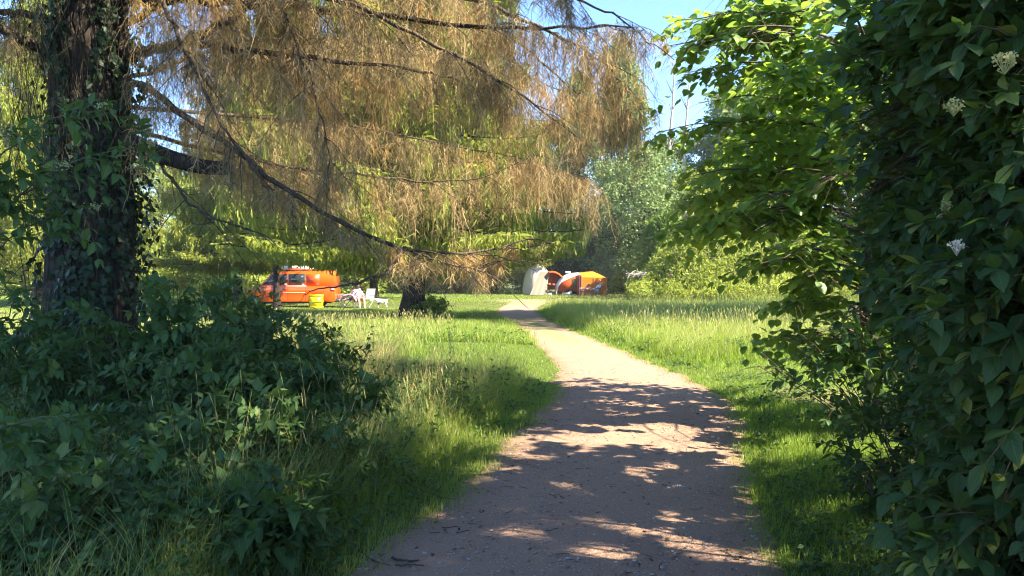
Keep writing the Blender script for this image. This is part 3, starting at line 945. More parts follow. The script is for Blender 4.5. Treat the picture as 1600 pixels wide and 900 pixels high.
def make_conifer(name, H, R, z0, n_limb, ns, w, mat, seed, sl=(.4, 1.1), front_only=None, trunk_r=.3, limb_droop=.35):
    """drooping spruce: whorled limbs carrying curtains of needle sprays; returns parts at the origin"""
    global rng
    keep = rng; rng = np.random.default_rng(seed)
    zz = np.linspace(-.1, H, 22)
    rr = trunk_r * (1 - zz / H * .95) + trunk_r * .6 * np.exp(-np.maximum(zz, 0) / .35)
    tr = MB(); tr.add(*tubes(np.stack([.06 * np.sin(zz * .7), .05 * np.cos(zz * .5), zz], -1), rr, 14, .5))
    lm = MB(); nd_ = MB()
    for k in range(n_limb):
        f = (k + rnd(1)[0]) / n_limb
        z = z0 + .3 + (H - z0 - .6) * f ** 1.15
        ln = R * (1 - (z - z0) / (H - z0)) ** .75 * (.72 + .4 * rnd(1)[0]) + .3
        az = k * 2.4 + gau(1)[0] * .2
        t = np.linspace(0, 1, 9)
        C = np.stack([np.cos(az) * ln * t, np.sin(az) * ln * t, z + ln * (.12 * t - limb_droop * t ** 1.5 + .14 * t ** 4)], -1)
        C[:, 2] = np.maximum(C[:, 2], z0 * .72 + .2 + .9 * t)
        lm.add(*tubes(C, np.linspace(.035, .008, 9) * (.5 + ln / R), 5, .5))
        N = int(ns * (ln / R) ** 1.2) + 4
        q = (.12 + .88 * rnd(N)) * 7.98; i = q.astype(int); fr = (q - i)[:, None]
        p = C[i] * (1 - fr) + C[i + 1] * fr
        sw = (rnd(N) - .5) * 2 * ln * .30 * (1.1 - q / 8)
        side = np.array([-np.sin(az), np.cos(az), 0])
        p = p + side * sw[:, None] - np.array([0, 0, 1.0]) * (np.abs(sw) * .35)[:, None]
        SL = (sl[0] + (sl[1] - sl[0]) * rnd(N) ** 1.3)
        rad_ = np.hypot(p[:, 0], p[:, 1]) / R
        SL = np.minimum(SL, np.maximum(p[:, 2] - (z0 - 2.3 + 1.0 + 1.5 * rad_ + .5 * rnd(N)), .2))
        ns_ = 6; vs_ = np.clip(.5 + .38 * gau(N), 0, 1)
        for s in range(ns_):
            tpos = p - np.array([0, 0, 1.0]) * (SL * s / ns_)[:, None] + gau(N, 3) * .03
            dd = np.array([0, 0, -1.0]) + gau(N, 3) * np.array([.35, .35, .1]) * (1.2 - .1 * s)
            leaves(nd_, LANCE, tpos, dd, gau(N, 3) + .6 * np.array([np.cos(az), np.sin(az), .3]), SL / ns_ * 1.6 + .06, w * 9 / (SL / ns_ * 1.6 + .06) * .6, np.clip(vs_ + .12 * gau(N), 0, 1))
        # shoulder sprays on top of the limb
        N2 = N // 3
        leaves(nd_, LANCE, p[:N2] + gau(N2, 3) * .05, side * np.sign(sw[:N2])[:, None] + gau(N2, 3) * .3 + .5 * np.array([np.cos(az), np.sin(az), 0]), np.array([0, 0, 1.0]) + .3 * gau(N2, 3), .25 + .2 * rnd(N2), 1.4)
    rng = keep
    return tr, lm, nd_


def place_conifer(parts, loc, label, group=None, mat=M_needle, rz=0.0, sc=1.0, made={}):
    root = root_at('spruce_tree', (loc[0], loc[1], float(ground_h(loc[0], loc[1])) - .05), label, 'tree', group, rz)
    root.scale = (sc, sc, sc)
    key = id(parts)
    if key not in made:
        tr, lm, n_ = parts
        made[key] = (tr.build('trunk', M_bark, root, True), lm.build('limbs', M_bark, root, True), n_.build('needles', mat, root))
    else:
        for o in made[key]:
            c = o.copy(); COL.objects.link(c); c.parent = root
    return root


G_SP = 'drooping spruces on the lawn'
c1 = make_conifer('a', 19, 6.8, 2.3, 130, 300, .05, M_needle, 3, (.5, 1.3), trunk_r=.42)
place_conifer(c1, (P(645, 500, 27)[0], 27.0), 'drooping green spruce whose flared trunk stands alone by the path bend', G_SP)
c2 = make_conifer('b', 21, 5.6, 2.6, 110, 220, .06, M_needle, 8, (.5, 1.3), trunk_r=.30)
place_conifer(c2, (P(440, 470, 42)[0], 43.5), 'drooping green spruce right behind the middle of the orange van', G_SP)
place_conifer(c2, (P(585, 470, 50)[0], 50.0), 'slim drooping spruce behind the folding chairs', G_SP, rz=1.9, sc=.92)
c3 = make_conifer('c', 15, 3.0, 3.1, 70, 120, .05, M_needle, 12, (.4, 1.0), trunk_r=.15)
place_conifer(c3, (P(434, 470, 35.5)[0], 35.5), 'slim drooping spruce standing in front of the orange van', G_SP, rz=2.9)
place_conifer(c2, (P(372, 470, 46)[0], 46.0), 'drooping spruce standing behind the bonnet of the orange van', G_SP, rz=4.0, sc=.9)
place_conifer(c1, (P(30, 470, 38)[0], 40.0), 'drooping spruce seen left of the ivy covered trunk', G_SP, rz=2.6, sc=.95)
place_conifer(c2, (P(770, 470, 62)[0], 66.0), 'spruce between the tents and the path bend, farthest back', G_SP, rz=5.1, sc=.95)


# ------------------------------------------------------------------ broad-leaved trees far off
def make_broad(H, R, z0, n_clump, n_leaf, leaf, seed, shape='oval', trunk_r=.22, csz=.34, tpl=FAR):
    global rng
    keep = rng; rng = np.random.default_rng(seed)
    lf = MB(); wood = MB(); tr = MB()
    ch = H - z0
    f = rnd(n_clump) ** .85
    if shape == 'poplar': prof = np.sin(np.pi * np.clip(f * .9 + .08, 0, 1)) ** .6 * (1 - f * .35)
    elif shape == 'bush': prof = np.sqrt(np.clip(1 - (f * .95) ** 2, 0, 1))
    else: prof = np.sin(np.pi * (f * .86 + .12)) ** .7
    az = rnd(n_clump) * 2 * np.pi; rr = R * prof * np.sqrt(.15 + .85 * rnd(n_clump)) * (.8 + .35 * vnoise(az * 2, f * 4, 1.0))
    c = np.stack([np.cos(az) * rr, np.sin(az) * rr, z0 + ch * f], -1)
    cs = R * csz * (.6 + .7 * rnd(n_clump)) * (1.0 if shape != 'poplar' else 1.1)
    per = n_leaf // n_clump
    ci = np.repeat(np.arange(n_clump), per); N = len(ci)
    q = unit(gau(N, 3)) * (rnd(N) ** .45)[:, None] * cs[ci][:, None] * np.array([1, 1, .75 if shape != 'poplar' else 1.2])
    pos = c[ci] + q
    outw = unit(q + np.array([0, 0, .35]) * cs[ci][:, None])
    leaves(lf, tpl, pos, unit(gau(N, 3)) + np.array([0, 0, -.35]), outw + .55 * gau(N, 3), leaf * (.6 + .8 * rnd(N)), 1.0, np.clip(rnd(n_clump)[ci] * .5 + .5 * rnd(N), 0, 1))
    wood = tr
    zz = np.linspace(-.2, H * .86, 12)
    tr.add(*tubes(np.stack([.12 * np.sin(zz * .5), .1 * np.cos(zz * .4), zz], -1), trunk_r * (1 - zz / H) + .02, 9, .5))
    for i in range(min(n_clump, 26)):
        zb = z0 * .6 + (c[i, 2] - z0) * .55
        t = np.linspace(0, 1, 6)[:, None]
        a = np.array([0, 0, zb]); b = c[i]
        Cc = a * (1 - t) + b * t + np.array([0, 0, -.08]) * np.sin(np.pi * t) * np.linalg.norm(b - a)
        wood.add(*tubes(Cc, np.linspace(trunk_r * .35, .015, 6), 5, .5))
    rng = keep
    return tr, wood, lf


def place_broad(name, parts, loc, label, cat, mat, group=None, rz=0.0, sc=(1, 1, 1), bark=M_bark, made={}):
    root = root_at(name, (loc[0], loc[1], float(ground_h(loc[0], loc[1])) - .05), label, cat, group, rz)
    root.scale = sc
    key = (id(parts), mat.name)
    if key not in made:
        tr, wd_, lf = parts
        os_ = [tr.build('trunk' if cat == 'tree' else 'stem', bark, root, True), lf.build('crown' if cat == 'tree' else 'foliage', mat, root)]
        made[key] = os_
    else:
        for o in made[key]:
            c = o.copy(); COL.objects.link(c); c.parent = root
    return root


def XY(px, Y): return (P(px, 450, Y)[0], Y)


GT = 'trees along the edge of the camp field'
pop = make_broad(24, 3.1, 1.0, 130, 36000, .27, 21, 'poplar', .3, .42)
ov1 = make_broad(20, 6.0, 2.5, 95, 30000, .30, 22, 'oval', .35, .30)
ov2 = make_broad(16, 6.5, .8, 100, 30000, .26, 23, 'oval', .3, .28)
bu1 = make_broad(5.2, 3.6, .1, 70, 20000, .20, 24, 'bush', .08, .34)
bu2 = make_broad(2.6, 1.5, .1, 46, 9000, .13, 25, 'bush', .04, .34)

place_broad('poplar_tree', pop, XY(968, 74), 'tall slim poplar rising beside the patch of blue sky', 'tree', M_t_olive)
place_broad('poplar_tree', pop, XY(905, 80), 'poplar half hidden by the brown twigs, left of the slim one by the sky', 'tree', M_t_olive, GT, 1.3, (1, 1, .95))
place_broad('broadleaf_tree', ov2, XY(1003, 66), 'rounded grey green willow behind the camper', 'tree', M_t_grey, None, .4, (.85, .85, .78))
place_broad('broadleaf_tree', ov1, XY(1042, 82), 'mid green tree with its top just under the sky patch', 'tree', M_t_mid, None, 2.0, (.8, .8, .82))
place_broad('broadleaf_tree', ov1, XY(1140, 84), 'tall grey green tree beyond the mound, right of the sky patch', 'tree', M_t_grey, None, 4.0, (1.05, 1.05, 1.1))
place_broad('broadleaf_tree', ov2, XY(1095, 68), 'dark tree behind the weedy mound', 'tree', M_t_dark, None, 3.1, (.9, .9, .62))
place_broad('broadleaf_tree', ov1, XY(1235, 74), 'tall green tree seen through the lime leaves', 'tree', M_t_mid, GT, 1.1, (1.1, 1.1, 1.15))
place_broad('broadleaf_tree', ov2, XY(1330, 62), 'dense green tree mostly hidden behind the lime tree', 'tree', M_t_mid, GT, 5.2, (1.1, 1.1, 1.0))
place_broad('broadleaf_tree', ov1, XY(1480, 60), 'tree hidden behind the dogwood hedge', 'tree', M_t_mid, GT, 2.2, (1.1, 1.1, 1.0))
place_broad('broadleaf_tree', ov1, XY(840, 92), 'green tree far behind the pale dome tent', 'tree', M_t_mid, GT, 0.9, (1.1, 1.1, 1.0))
left_far = [(610, 104, 'far tree above the seated person by the van'), (300, 102, 'far tree above the front end of the orange van'), (760, 96, 'far tree straight beyond the end of the path'), (670, 88, 'far tree above the single spruce trunk'),
            (560, 92, 'far tree above the folding chairs'), (455, 82, 'far tree above the roof of the orange van'),
            (350, 90, 'far tree showing right of the sawn stub'), (255, 84, 'far tree beside the right edge of the ivy covered trunk'),
            (120, 86, 'far tree behind the ivy covered trunk'), (20, 78, 'far tree at the left end of the row'), (-90, 80, 'far tree beyond the left end of the lawn'),]
for i, (px, Y, lb) in enumerate(left_far):
    place_broad('broadleaf_tree', (ov1, ov2)[i % 2], XY(px, Y), lb, 'tree', (M_t_olive, M_t_yel, M_t_mid)[i % 3], GT, i * 1.7, (1.05, 1.05, .80 + .14 * (i % 3)))
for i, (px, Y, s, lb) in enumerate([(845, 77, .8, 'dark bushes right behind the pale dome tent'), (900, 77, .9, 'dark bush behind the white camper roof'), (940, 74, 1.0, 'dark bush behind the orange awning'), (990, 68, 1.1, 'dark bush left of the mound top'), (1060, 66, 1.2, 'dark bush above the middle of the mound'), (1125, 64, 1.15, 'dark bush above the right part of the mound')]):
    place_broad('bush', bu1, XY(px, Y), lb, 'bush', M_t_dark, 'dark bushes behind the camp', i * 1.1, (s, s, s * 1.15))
place_broad('bush', bu2, XY(964, 66), 'silvery leaved bush beside the orange awning', 'bush', M_t_silver, None, .3, (1.25, 1.25, 1.45))
place_broad('bush', bu2, XY(992, 64), 'bright green bush right of the silvery one', 'bush', M_t_yel, None, 1.3, (1.3, 1.3, 1.15))
place_broad('bush', bu2, XY(1046, 56), 'leafy bright bush on top of the mound', 'bush', M_t_bright, None, 2.3, (1.5, 1.5, 2.0))
place_broad('bush', bu2, XY(1105, 50), 'low bright bush at the right shoulder of the mound', 'bush', M_t_yel, None, 3.3, (1.5, 1.5, 1.2))
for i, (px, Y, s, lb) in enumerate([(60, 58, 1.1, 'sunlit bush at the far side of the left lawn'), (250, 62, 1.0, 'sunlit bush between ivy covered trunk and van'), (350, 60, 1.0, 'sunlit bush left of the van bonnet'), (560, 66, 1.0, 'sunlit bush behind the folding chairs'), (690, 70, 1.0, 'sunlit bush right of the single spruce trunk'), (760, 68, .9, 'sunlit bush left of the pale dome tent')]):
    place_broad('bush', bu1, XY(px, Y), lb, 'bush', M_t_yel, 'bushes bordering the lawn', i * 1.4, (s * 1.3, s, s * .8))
# unseen trees behind the hedge shade meadow and path; last two added for that
place_broad('broadleaf_tree', ov2, (17.0, 22.8), 'broad tree right of the meadow, behind the dogwood hedge', 'tree', M_t_mid, None, .7, (1.05, .85, 1.2))

GAPS = np.array([9.5, -.4, 0])
high = make_broad(18.5, 3.9, 10.2, 70, 22000, .26, 26, 'oval', .25, .34)
GAPS = None
place_broad('broadleaf_tree', high, (9.5, -.4), 'unseen tall tree beside the camera, added so its high crown shades the left shrubs', 'tree', M_t_mid, None, 0.0)  # added out of view; crown set high to shade the left shrubs

place_broad('broadleaf_tree', ov2, (20.5, 24.5), 'second broad tree right of the meadow, unseen, added to deepen the shadow band', 'tree', M_t_mid, None, 2.7, (1.0, .8, 1.25))  # added out of view to thicken the shadow across the meadow

# bare dead stems against the sky
def snag(px, ptop, Y, label):
    x, y = XY(px, Y)
    top = P(px, ptop, Y)[2]
    root = root_at('dead_tree', (x, y, 0), label, 'tree')
    zz = np.linspace(0, top, 12)
    m = MB(); m.add(*tubes(np.stack([.25 * np.sin(zz * .35), 0 * zz, zz], -1), np.linspace(.35, .06, 12), 8, .5))
    m.build('trunk', M_pale, root, True)
    for k in range(7):
        z = top * (.6 + .38 * rnd(1)[0]); s = 1 if k % 2 else -1; l = .7 + 1.0 * rnd(1)[0]
        t = np.linspace(0, 1, 5)
        b = MB(); b.add(*tubes(np.stack([.25 * math.sin(z * .35) + s * l * t * .45, (rnd(1)[0] - .5) * l * t, z + l * t * 1.1], -1), np.linspace(.07, .02, 5), 5, .5))
        b.build('branch', M_pale, root)
snag(1048, 96, 78, 'bleached dead stem standing against the blue sky')
snag(1072, 132, 76, 'shorter bleached dead stem right of the taller one')


# ------------------------------------------------------------------ hedge on the right
def surface_shrub(mb, st, pos, nrm, L, pairs, leafL, tpl, **kw):
    shoots(mb, st, tpl, pos, nrm, L, pairs, leafL, **kw)


def hedge_right():
    root = root_at('dogwood_hedge', (2.6, 4.0, 0), 'tall dark dogwood hedge with cream flower clusters filling the right side', 'hedge')
    off = np.array([2.6, 4.0, 0])
    lf = MB(); st = MB()
    # left face of the hedge: x = face(y, z), leaning and lumpy
    def face(y, z):
        return 1.50 + .50 * (y - 2.5) + (vnoise(y * 1.0 + 7, z, .9) - .5) * .55 + (vnoise(y + 20, z + 9, .35) - .5) * .22 + .28 * sstep(1.6, .1, z) * 0 - .10 * sstep(1.0, 2.5, z) + .18 * sstep(.5, .0, z)
    N = 12500
    y = 1.75 + 4.0 * rnd(N) ** 1.05; z = .03 + (2.0 + .40 * y + .7 * (vnoise(y * 1.0, y * 0 + 40, .5) - .4)) * rnd(N)
    ins = rnd(N) ** 1.4 * .9
    x = face(y, z) + ins + .1
    nrm = np.stack([-np.ones(N), -.45 + .6 * gau(N) * .6, .15 + .35 * gau(N)], -1)
    pos = np.stack([x, y, z], -1)
    L = .20 + .16 * rnd(N)
    shoots(lf, st, OVATE, pos - off, unit(nrm), L * .8, 4, .046 + .030 * rnd(N), planar=.35, droop=.45, sag=.35, upn=.75, jit=.33, W=1.12, spread=.8)
    # far end of the hedge rounds off towards the lime tree
    # inner coarse foliage and the side away from the camera
    N = 6500
    y = -1.0 + 6.7 * rnd(N); z = .1 + (1.75 + .40 * np.maximum(y, 0)) * rnd(N); x = face(np.clip(y, .5, 8), z) + .7 + 1.0 * rnd(N)
    leaves(lf, OVATE, np.stack([x, y, z], -1) - off, gau(N, 3), np.array([.4, 0, 1.0]) + .6 * gau(N, 3), .14 + .06 * rnd(N), 1.1)
    lf.build('foliage', M_hedge, root)
    # upright stems
    for k in range(60):
        yy = .8 + 4.8 * rnd(1)[0]; xx = float(face(yy, 1.0)) + .45 + .9 * rnd(1)[0]; h = 1.8 + .4 * yy
        t = np.linspace(0, 1, 9)
        st.add(*tubes(np.stack([xx - off[0] - .5 * t ** 2 * (rnd(1)[0] + .2) + .04 * gau(9), yy - off[1] + .5 * (rnd(1)[0] - .5) * t + .03 * gau(9), h * t], -1), np.linspace(.022, .006, 9), 6, .5))
    st.build('stems', M_stemb, root, True)
    # flower clusters, each a flat-topped head of small florets
    def cluster(c, mat, r=.035, n=70):
        fl = MB()
        a = rnd(n) * 6.28; rr = r * np.sqrt(rnd(n)) * 1.25
        q = np.stack([np.cos(a) * rr, np.sin(a) * rr, .4 * r - rr * .35 + .006 * gau(n)], -1)
        leaves(fl, FAR, q + c - off, gau(n, 3) + np.array([0, 0, .4]), gau(n, 3) + np.array([0, 0, 1.2]), .0045 + .004 * rnd(n), 1.2)
        s = MB(); 
        t = np.linspace(0, 1, 3)[None, :, None]
        top = (q + c - off)[::6]; bot = (c - off) - np.array([0, 0, .022])
        fl.add(*tubes(bot * (1 - t) + top[:, None] * t, np.full((len(top), 3), .0009), 3))
        fl.build('flower_cluster', mat, root)
    spots = [(1490, 165, 1), (1462, 158, 1), (1478, 322, 1), (1462, 342, 1), (1495, 385, 2), (1388, 800, 2), (1570, 95, 1)]
    for px, py, kd in spots:
        # find the depth where the hedge face lies on this line of sight
        for Y in np.arange(1.2, 8, .04):
            p = P(px, py, Y)
            if p[0] > face(p[1], p[2]) - .02:
                break
        p = P(px, py, Y - .06)
        cluster(p, M_flower if kd == 1 else M_white, .010 + .005 * rnd(1)[0], 90)
        


GAPS = np.array([2.6, 4.0, 0])
hedge_right()
GAPS = None


# ------------------------------------------------------------------ lime / hazel tree past the hedge
def lime_tree():
    bx, by = 3.9, 7.9
    root = root_at('lime_tree', (bx, by, 0), 'young lime tree with round glowing leaves leaning over the path from the right', 'tree')
    off = np.array([bx, by, 0])
    zz = np.linspace(-.05, 4.7, 18)
    tr = MB(); tr.add(*tubes(np.stack([-.10 * np.sin(zz * .6), .1 * np.sin(zz * .5), zz], -1), np.linspace(.11, .02, 18), 10, .5))
    tr.build('trunk', M_bark2, root, True)
    lf = MB(); st = MB()
    br = []
    nb = 135
    for k in range(nb):
        z0 = .55 + 4.15 * (k + rnd(1)[0]) / nb
        az = k * 2.4 + .3 * gau(1)[0]
        if rnd(1)[0] < .35: az = np.pi + .9 * gau(1)[0]       # more limbs reach out over the path
        R = 2.1 * math.sin(math.pi * min(.93, (z0 + 1.2) / 8.3)) ** .55 * (.75 + .35 * rnd(1)[0])
        if z0 < 1.5: R *= .62
        t = np.linspace(0, 1, 8)
        br.append((az, z0, R, np.stack([np.cos(az + .12 * t) * R * t, np.sin(az + .12 * t) * R * t, z0 + R * (.40 * t - .30 * t ** 2.3)], -1)))
    for az, z0, R, C in br:
        C = C + gau(8, 3) * .015
        st.add(*tubes(C, np.linspace(.020, .004, 8), 5, .5))
        n = int(17 * R)
        q = (.28 + .72 * rnd(n)) * 6.99; i = q.astype(int); f = (q - i)[:, None]
        p = C[i] * (1 - f) + C[i + 1] * f
        tg = unit(C[i + 1] - C[i]); sd = unit(np.cross(tg, [0, 0, 1.0])) * np.where(np.arange(n) % 2 == 0, 1, -1)[:, None]
        d = unit(tg * .7 + sd * .8 + gau(n, 3) * .22)
        shoots(lf, st, ROUND, p, d, .26 + .22 * rnd(n), 5, .108, planar=.93, droop=.34, sag=.32, upn=1.0, jit=.30, alt=True, stem_r=.0018, W=1.0)
    lf.build('crown', M_hazel, root)
    st.build('branches', M_stemb, root, True)


GAPS = np.array([3.9, 7.9, 0])
lime_tree()
GAPS = None


def small_shrub(name, loc, label, cat, mat, tpl, H, R, n, leafL, pairs=4, group=None, planar=.5, droop=.35, lean=(0, 0), stem_mat=M_stem, shootL=(.16, .3), W=1.0, z0=.12, upn=1.0, stemk=1.0):
    """bush of arching stems, each carrying leafy shoots"""
    x, y = loc
    z = float(ground_h(x, y))
    root = root_at(name, (x, y, z), label, cat, group)
    global GAPS
    GAPS = np.array([x, y, z]) if x > 2 else None
    lf = MB(); st = MB()
    ns = max(5, int(n / 9 * stemk))
    for k in range(ns):
        az = rnd(1)[0] * 6.28; r = R * math.sqrt(rnd(1)[0]); h = H * (1 - .45 * (r / R) ** 2) * (.75 + .3 * rnd(1)[0])
        t = np.linspace(0, 1, 8)
        C = np.stack([np.cos(az) * r * (.25 + .75 * t ** 1.2) + lean[0] * t ** 2, np.sin(az) * r * (.25 + .75 * t ** 1.2) + lean[1] * t ** 2, -.03 + h * t], -1) + gau(8, 3) * .012
        st.add(*tubes(C, np.linspace(.007, .003, 8), 5, .5))
        m = n // ns
        q = (z0 + (1 - z0) * rnd(m) ** .8) * 6.99; i = q.astype(int); f = (q - i)[:, None]
        p = C[i] * (1 - f) + C[i + 1] * f
        a2 = rnd(m) * 6.28
        out = np.stack([np.cos(a2), np.sin(a2), .25 + .3 * gau(m)], -1) + np.array([np.cos(az), np.sin(az), 0]) * .5 * (r / R)
        shoots(lf, st, tpl, p, unit(out), shootL[0] + (shootL[1] - shootL[0]) * rnd(m), pairs, leafL, planar=planar, droop=droop, sag=.25, upn=upn, jit=.22, W=W)
    GAPS = None
    lf.build('foliage', mat, root)
    st.build('stems', stem_mat, root)
    return root


# dark sprig that reaches out at the foot of the lime tree
small_shrub('dogwood_bush', (3.45, 7.0), 'small dark leaved bush poking over the grass below the lime tree', 'bush', M_shrub, OVATE, 1.45, .75, 150, .095, lean=(-.45, -.1), stem_mat=M_stemb)
small_shrub('dogwood_bush', (3.0, 5.4), 'low dark bush closing the foot of the hedge', 'bush', M_hedge, OVATE, 1.3, .6, 170, .095, stem_mat=M_stemb)
small_shrub('dogwood_bush', (2.5, 4.6), 'low leafy bush spilling from the hedge over the grass strip', 'bush', M_hedge, OVATE, .9, .5, 140, .085, stem_mat=M_stemb)

# ------------------------------------------------------------------ shrubs and nettles on the left
GS = 'dark shrubs under the big spruce'
bushes = [
    (-3.05, 7.2, 1.72, .85, 380, 'tallest dark shrub right of the ivy covered trunk'),
    (-2.25, 7.4, 1.25, .75, 300, 'dark shrub between the tallest one and the dry grass'),
    (-2.45, 5.9, 1.25, .70, 300, 'broad dark shrub with blue green leaves in the middle of the clump'),
    (-1.75, 6.3, .95, .60, 260, 'dark shrub at the right edge of the clump, above the verge'),
    (-1.90, 4.9, .95, .55, 230, 'low dark shrub nearest the path edge'),
    (-2.85, 4.9, .85, .55, 190, 'dark shrub in the foreground below the pale serrated leaf'),
    (-3.9, 6.6, 1.3, .65, 210, 'dark shrub at the foot of the ivy covered trunk'),
    (-3.6, 9.4, 1.75, .9, 260, 'dark shrub behind the tallest one, below the van'),
    (-2.6, 9.6, 1.05, .7, 200, 'sprawling shrub behind the clump beside the dry grass'),
    (-1.45, 4.15, .55, .42, 150, 'lowest dark shrub, closest to the bottom of the photo beside the path'),
    (-2.15, 3.9, .70, .50, 180, 'dark shrub in the lower left corner beside the ivy carpet'),
    (-1.30, 5.3, .62, .42, 150, 'small dark shrub touching the verge grass'),
    (-5.6, 8.4, 1.3, .8, 200, 'dark shrub left of the ivy covered trunk'),
]
for i, (x, y, h, r, n, lb) in enumerate(bushes):
    small_shrub('shrub', (x, y), lb, 'shrub', M_shrub, OVATE if i % 3 else NETTLE, h, r, n, .088 if i % 3 else .10, group=GS, planar=.75, droop=.25, upn=1.3, stem_mat=M_stem, W=1.05)
# tall nettles standing over them
GN = 'nettles among the shrubs'


def nettle(loc, h, label, leafL=.09, z=None):
    x, y = loc
    root = root_at('nettle', (x, y, float(ground_h(x, y))), label, 'nettle', GN)
    lf = MB(); st = MB()
    for k in range(3):
        a = rnd(1)[0] * 6.28; ln = .12 * h
        t = np.linspace(0, 1, 10); hh = h * (1 - .18 * k)
        C = np.stack([.05 * k * math.cos(a * 2) + math.cos(a) * ln * t ** 2, .05 * k * math.sin(a * 2) + math.sin(a) * ln * t ** 2, hh * t], -1)
        st.add(*tubes(C, np.linspace(.004, .002, 10), 4, .5))
        for j in range(3, 10):
            for s in range(2):
                aa = j * np.pi / 2 + s * np.pi + a
                d = np.array([[math.cos(aa), math.sin(aa), -.25 + .1 * j / 10]]) + .12 * gau(1, 3)
                leaves(lf, NETTLE, C[j:j + 1], d, np.array([[0, 0, 1.0]]) + .15 * gau(1, 3), leafL * (1.15 - .06 * j) * (.85 + .3 * rnd(1)), 1.05)
    lf.build('foliage', M_nettle, root); st.build('stems', M_stem, root)


nl = [(-2.72, 6.6, 1.5, 'tall nettle rising from the shrubs just right of the ivy covered trunk'), (-2.35, 6.9, 1.35, 'nettle standing left of the van wheel in the shrub tops'), (-2.0, 5.6, 1.25, 'nettle in the middle of the shrub clump'),
      (-2.65, 5.2, 1.15, 'nettle in front of the broad blue green shrub'), (-1.6, 5.3, .9, 'short nettle near the path side of the shrubs'), (-3.3, 5.9, 1.2, 'nettle in front of the trunk foot'), (-1.45, 6.9, .95, 'nettle at the edge of the dry grass'), (-3.0, 8.3, 1.6, 'nettle behind the tallest shrub'),
      (-2.2, 8.4, 1.2, 'nettle between shrubs and dry grass'), (-1.9, 10.2, 1.0, 'dark weed stem alone in the tall grass'), (-.98, 12.3, 1.1, 'slender weed stem beside the mown lawn'), (-3.6, 4.6, .9, 'nettle at the lower left of the clump')]
for x, y, h, lb in nl: nettle((x, y), h, lb)


# arching sprays at the left edge
def spray_bush(loc, label, targets, mat, leafL, shL=.2, n=26, flowers=False):
    x, y = loc
    root = root_at('dogwood_bush', (x, y, 0), label, 'bush')
    off = np.array([x, y, 0]); lf = MB(); st = MB(); fl = MB()
    for tp in targets:
        e = P(*tp) - off
        t = np.linspace(0, 1, 14)[:, None]
        mid = np.array([e[0] * .2, e[1] * .2, e[2] * 1.0])
        C = (1 - t) ** 2 * np.array([.1 * gau(1)[0], .1 * gau(1)[0], 0]) + 2 * t * (1 - t) * mid + t ** 2 * e + gau(14, 3) * .008
        st.add(*tubes(C, np.linspace(.011, .003, 14), 5, .5))
        q = (.42 + .58 * rnd(n) ** .8) * 12.99; i = q.astype(int); f = (q - i)[:, None]
        p = C[i] * (1 - f) + C[i + 1] * f
        tg = unit(C[i + 1] - C[i])
        d = unit(tg * .6 + gau(n, 3) * .5 + np.array([.1, -.1, -.15]))
        shoots(lf, st, OVATE, p, d, shL * (.6 + .8 * rnd(n)), 4, leafL, planar=.5, droop=.5, sag=.3, upn=.8, jit=.28)
        if flowers:
            c = e + np.array([0, 0, .03]); m = 60
            leaves(fl, FAR, c + gau(m, 3) * .022 * np.array([1, 1, .5]), gau(m, 3), gau(m, 3) + np.array([0, 0, 1.0]), .010 + .006 * rnd(m), 1.2)
    lf.build('foliage', mat, root); st.build('stems', M_stem, root)
    if flowers: fl.build('blossom', M_flower, root)


spray_bush((-3.9, 4.6), 'arching dogwood with yellow green buds in front of the ivy covered trunk', [(162, 172, 4.6), (235, 232, 4.7), (100, 265, 4.5), (20, 210, 4.4), (60, 310, 4.6), (150, 330, 4.9), (10, 300, 4.5)], M_shrub, .08, n=13, flowers=True)
spray_bush((-3.0, 3.2), 'small dogwood with pale hanging leaves at the lower left edge', [(110, 650, 3.4), (95, 725, 3.3), (20, 620, 3.5), (10, 700, 3.3)], M_shrub, .08, .14, 9)
spray_bush((-4.6, 6.6), 'loose dogwood beside the left edge of the trunk', [(30, 470, 6.4), (70, 500, 6.6), (0, 540, 6.4), (60, 580, 6.3), (-20, 430, 6.4), (150, 480, 6.9), (150, 600, 6.8)], M_shrub, .08, .2, 12)

# ivy carpet in the corner
iv = MB()
N = 7000
x = -6 + 5.2 * rnd(N); y = 2.2 + 6.5 * rnd(N)
k = (path_l(y) - x > .95 + .4 * vnoise(x, y, .5)) & (vnoise(x, y, .55) > .33)
x, y = x[k], y[k]; N = len(x)
leaves(iv, IVY, np.stack([x, y, ground_h(x, y) + .02 + .12 * rnd(N) * vnoise(x, y, .4)], -1), gau(N, 3) * np.array([1, 1, .2]), np.array([0, -.2, 1.0]) + .3 * gau(N, 3), .04 + .045 * rnd(N))
tag(iv.build('ground_ivy', M_ivy), kind='stuff')
# undergrowth that closes the gaps between the shrubs
ug = MB()
N = 9500
x = -6.5 + 5.8 * rnd(N); y = 2.6 + 8.2 * rnd(N)
k = (path_l(y) - x > .55 + .5 * vnoise(x, y, .5)) & (vnoise(x, y, .7) > .3)
x, y = x[k], y[k]; N = len(x)
shoots(ug, ug, OVATE, np.stack([x, y, ground_h(x, y) + .02 + .1 * rnd(N)], -1), np.stack([.5 * gau(N), .5 * gau(N), np.ones(N)], -1), .14 + .22 * rnd(N), 3, .05, planar=.3, droop=.1, sag=.05, upn=1.1)
tag(ug.build('undergrowth', M_shrub), kind='stuff')


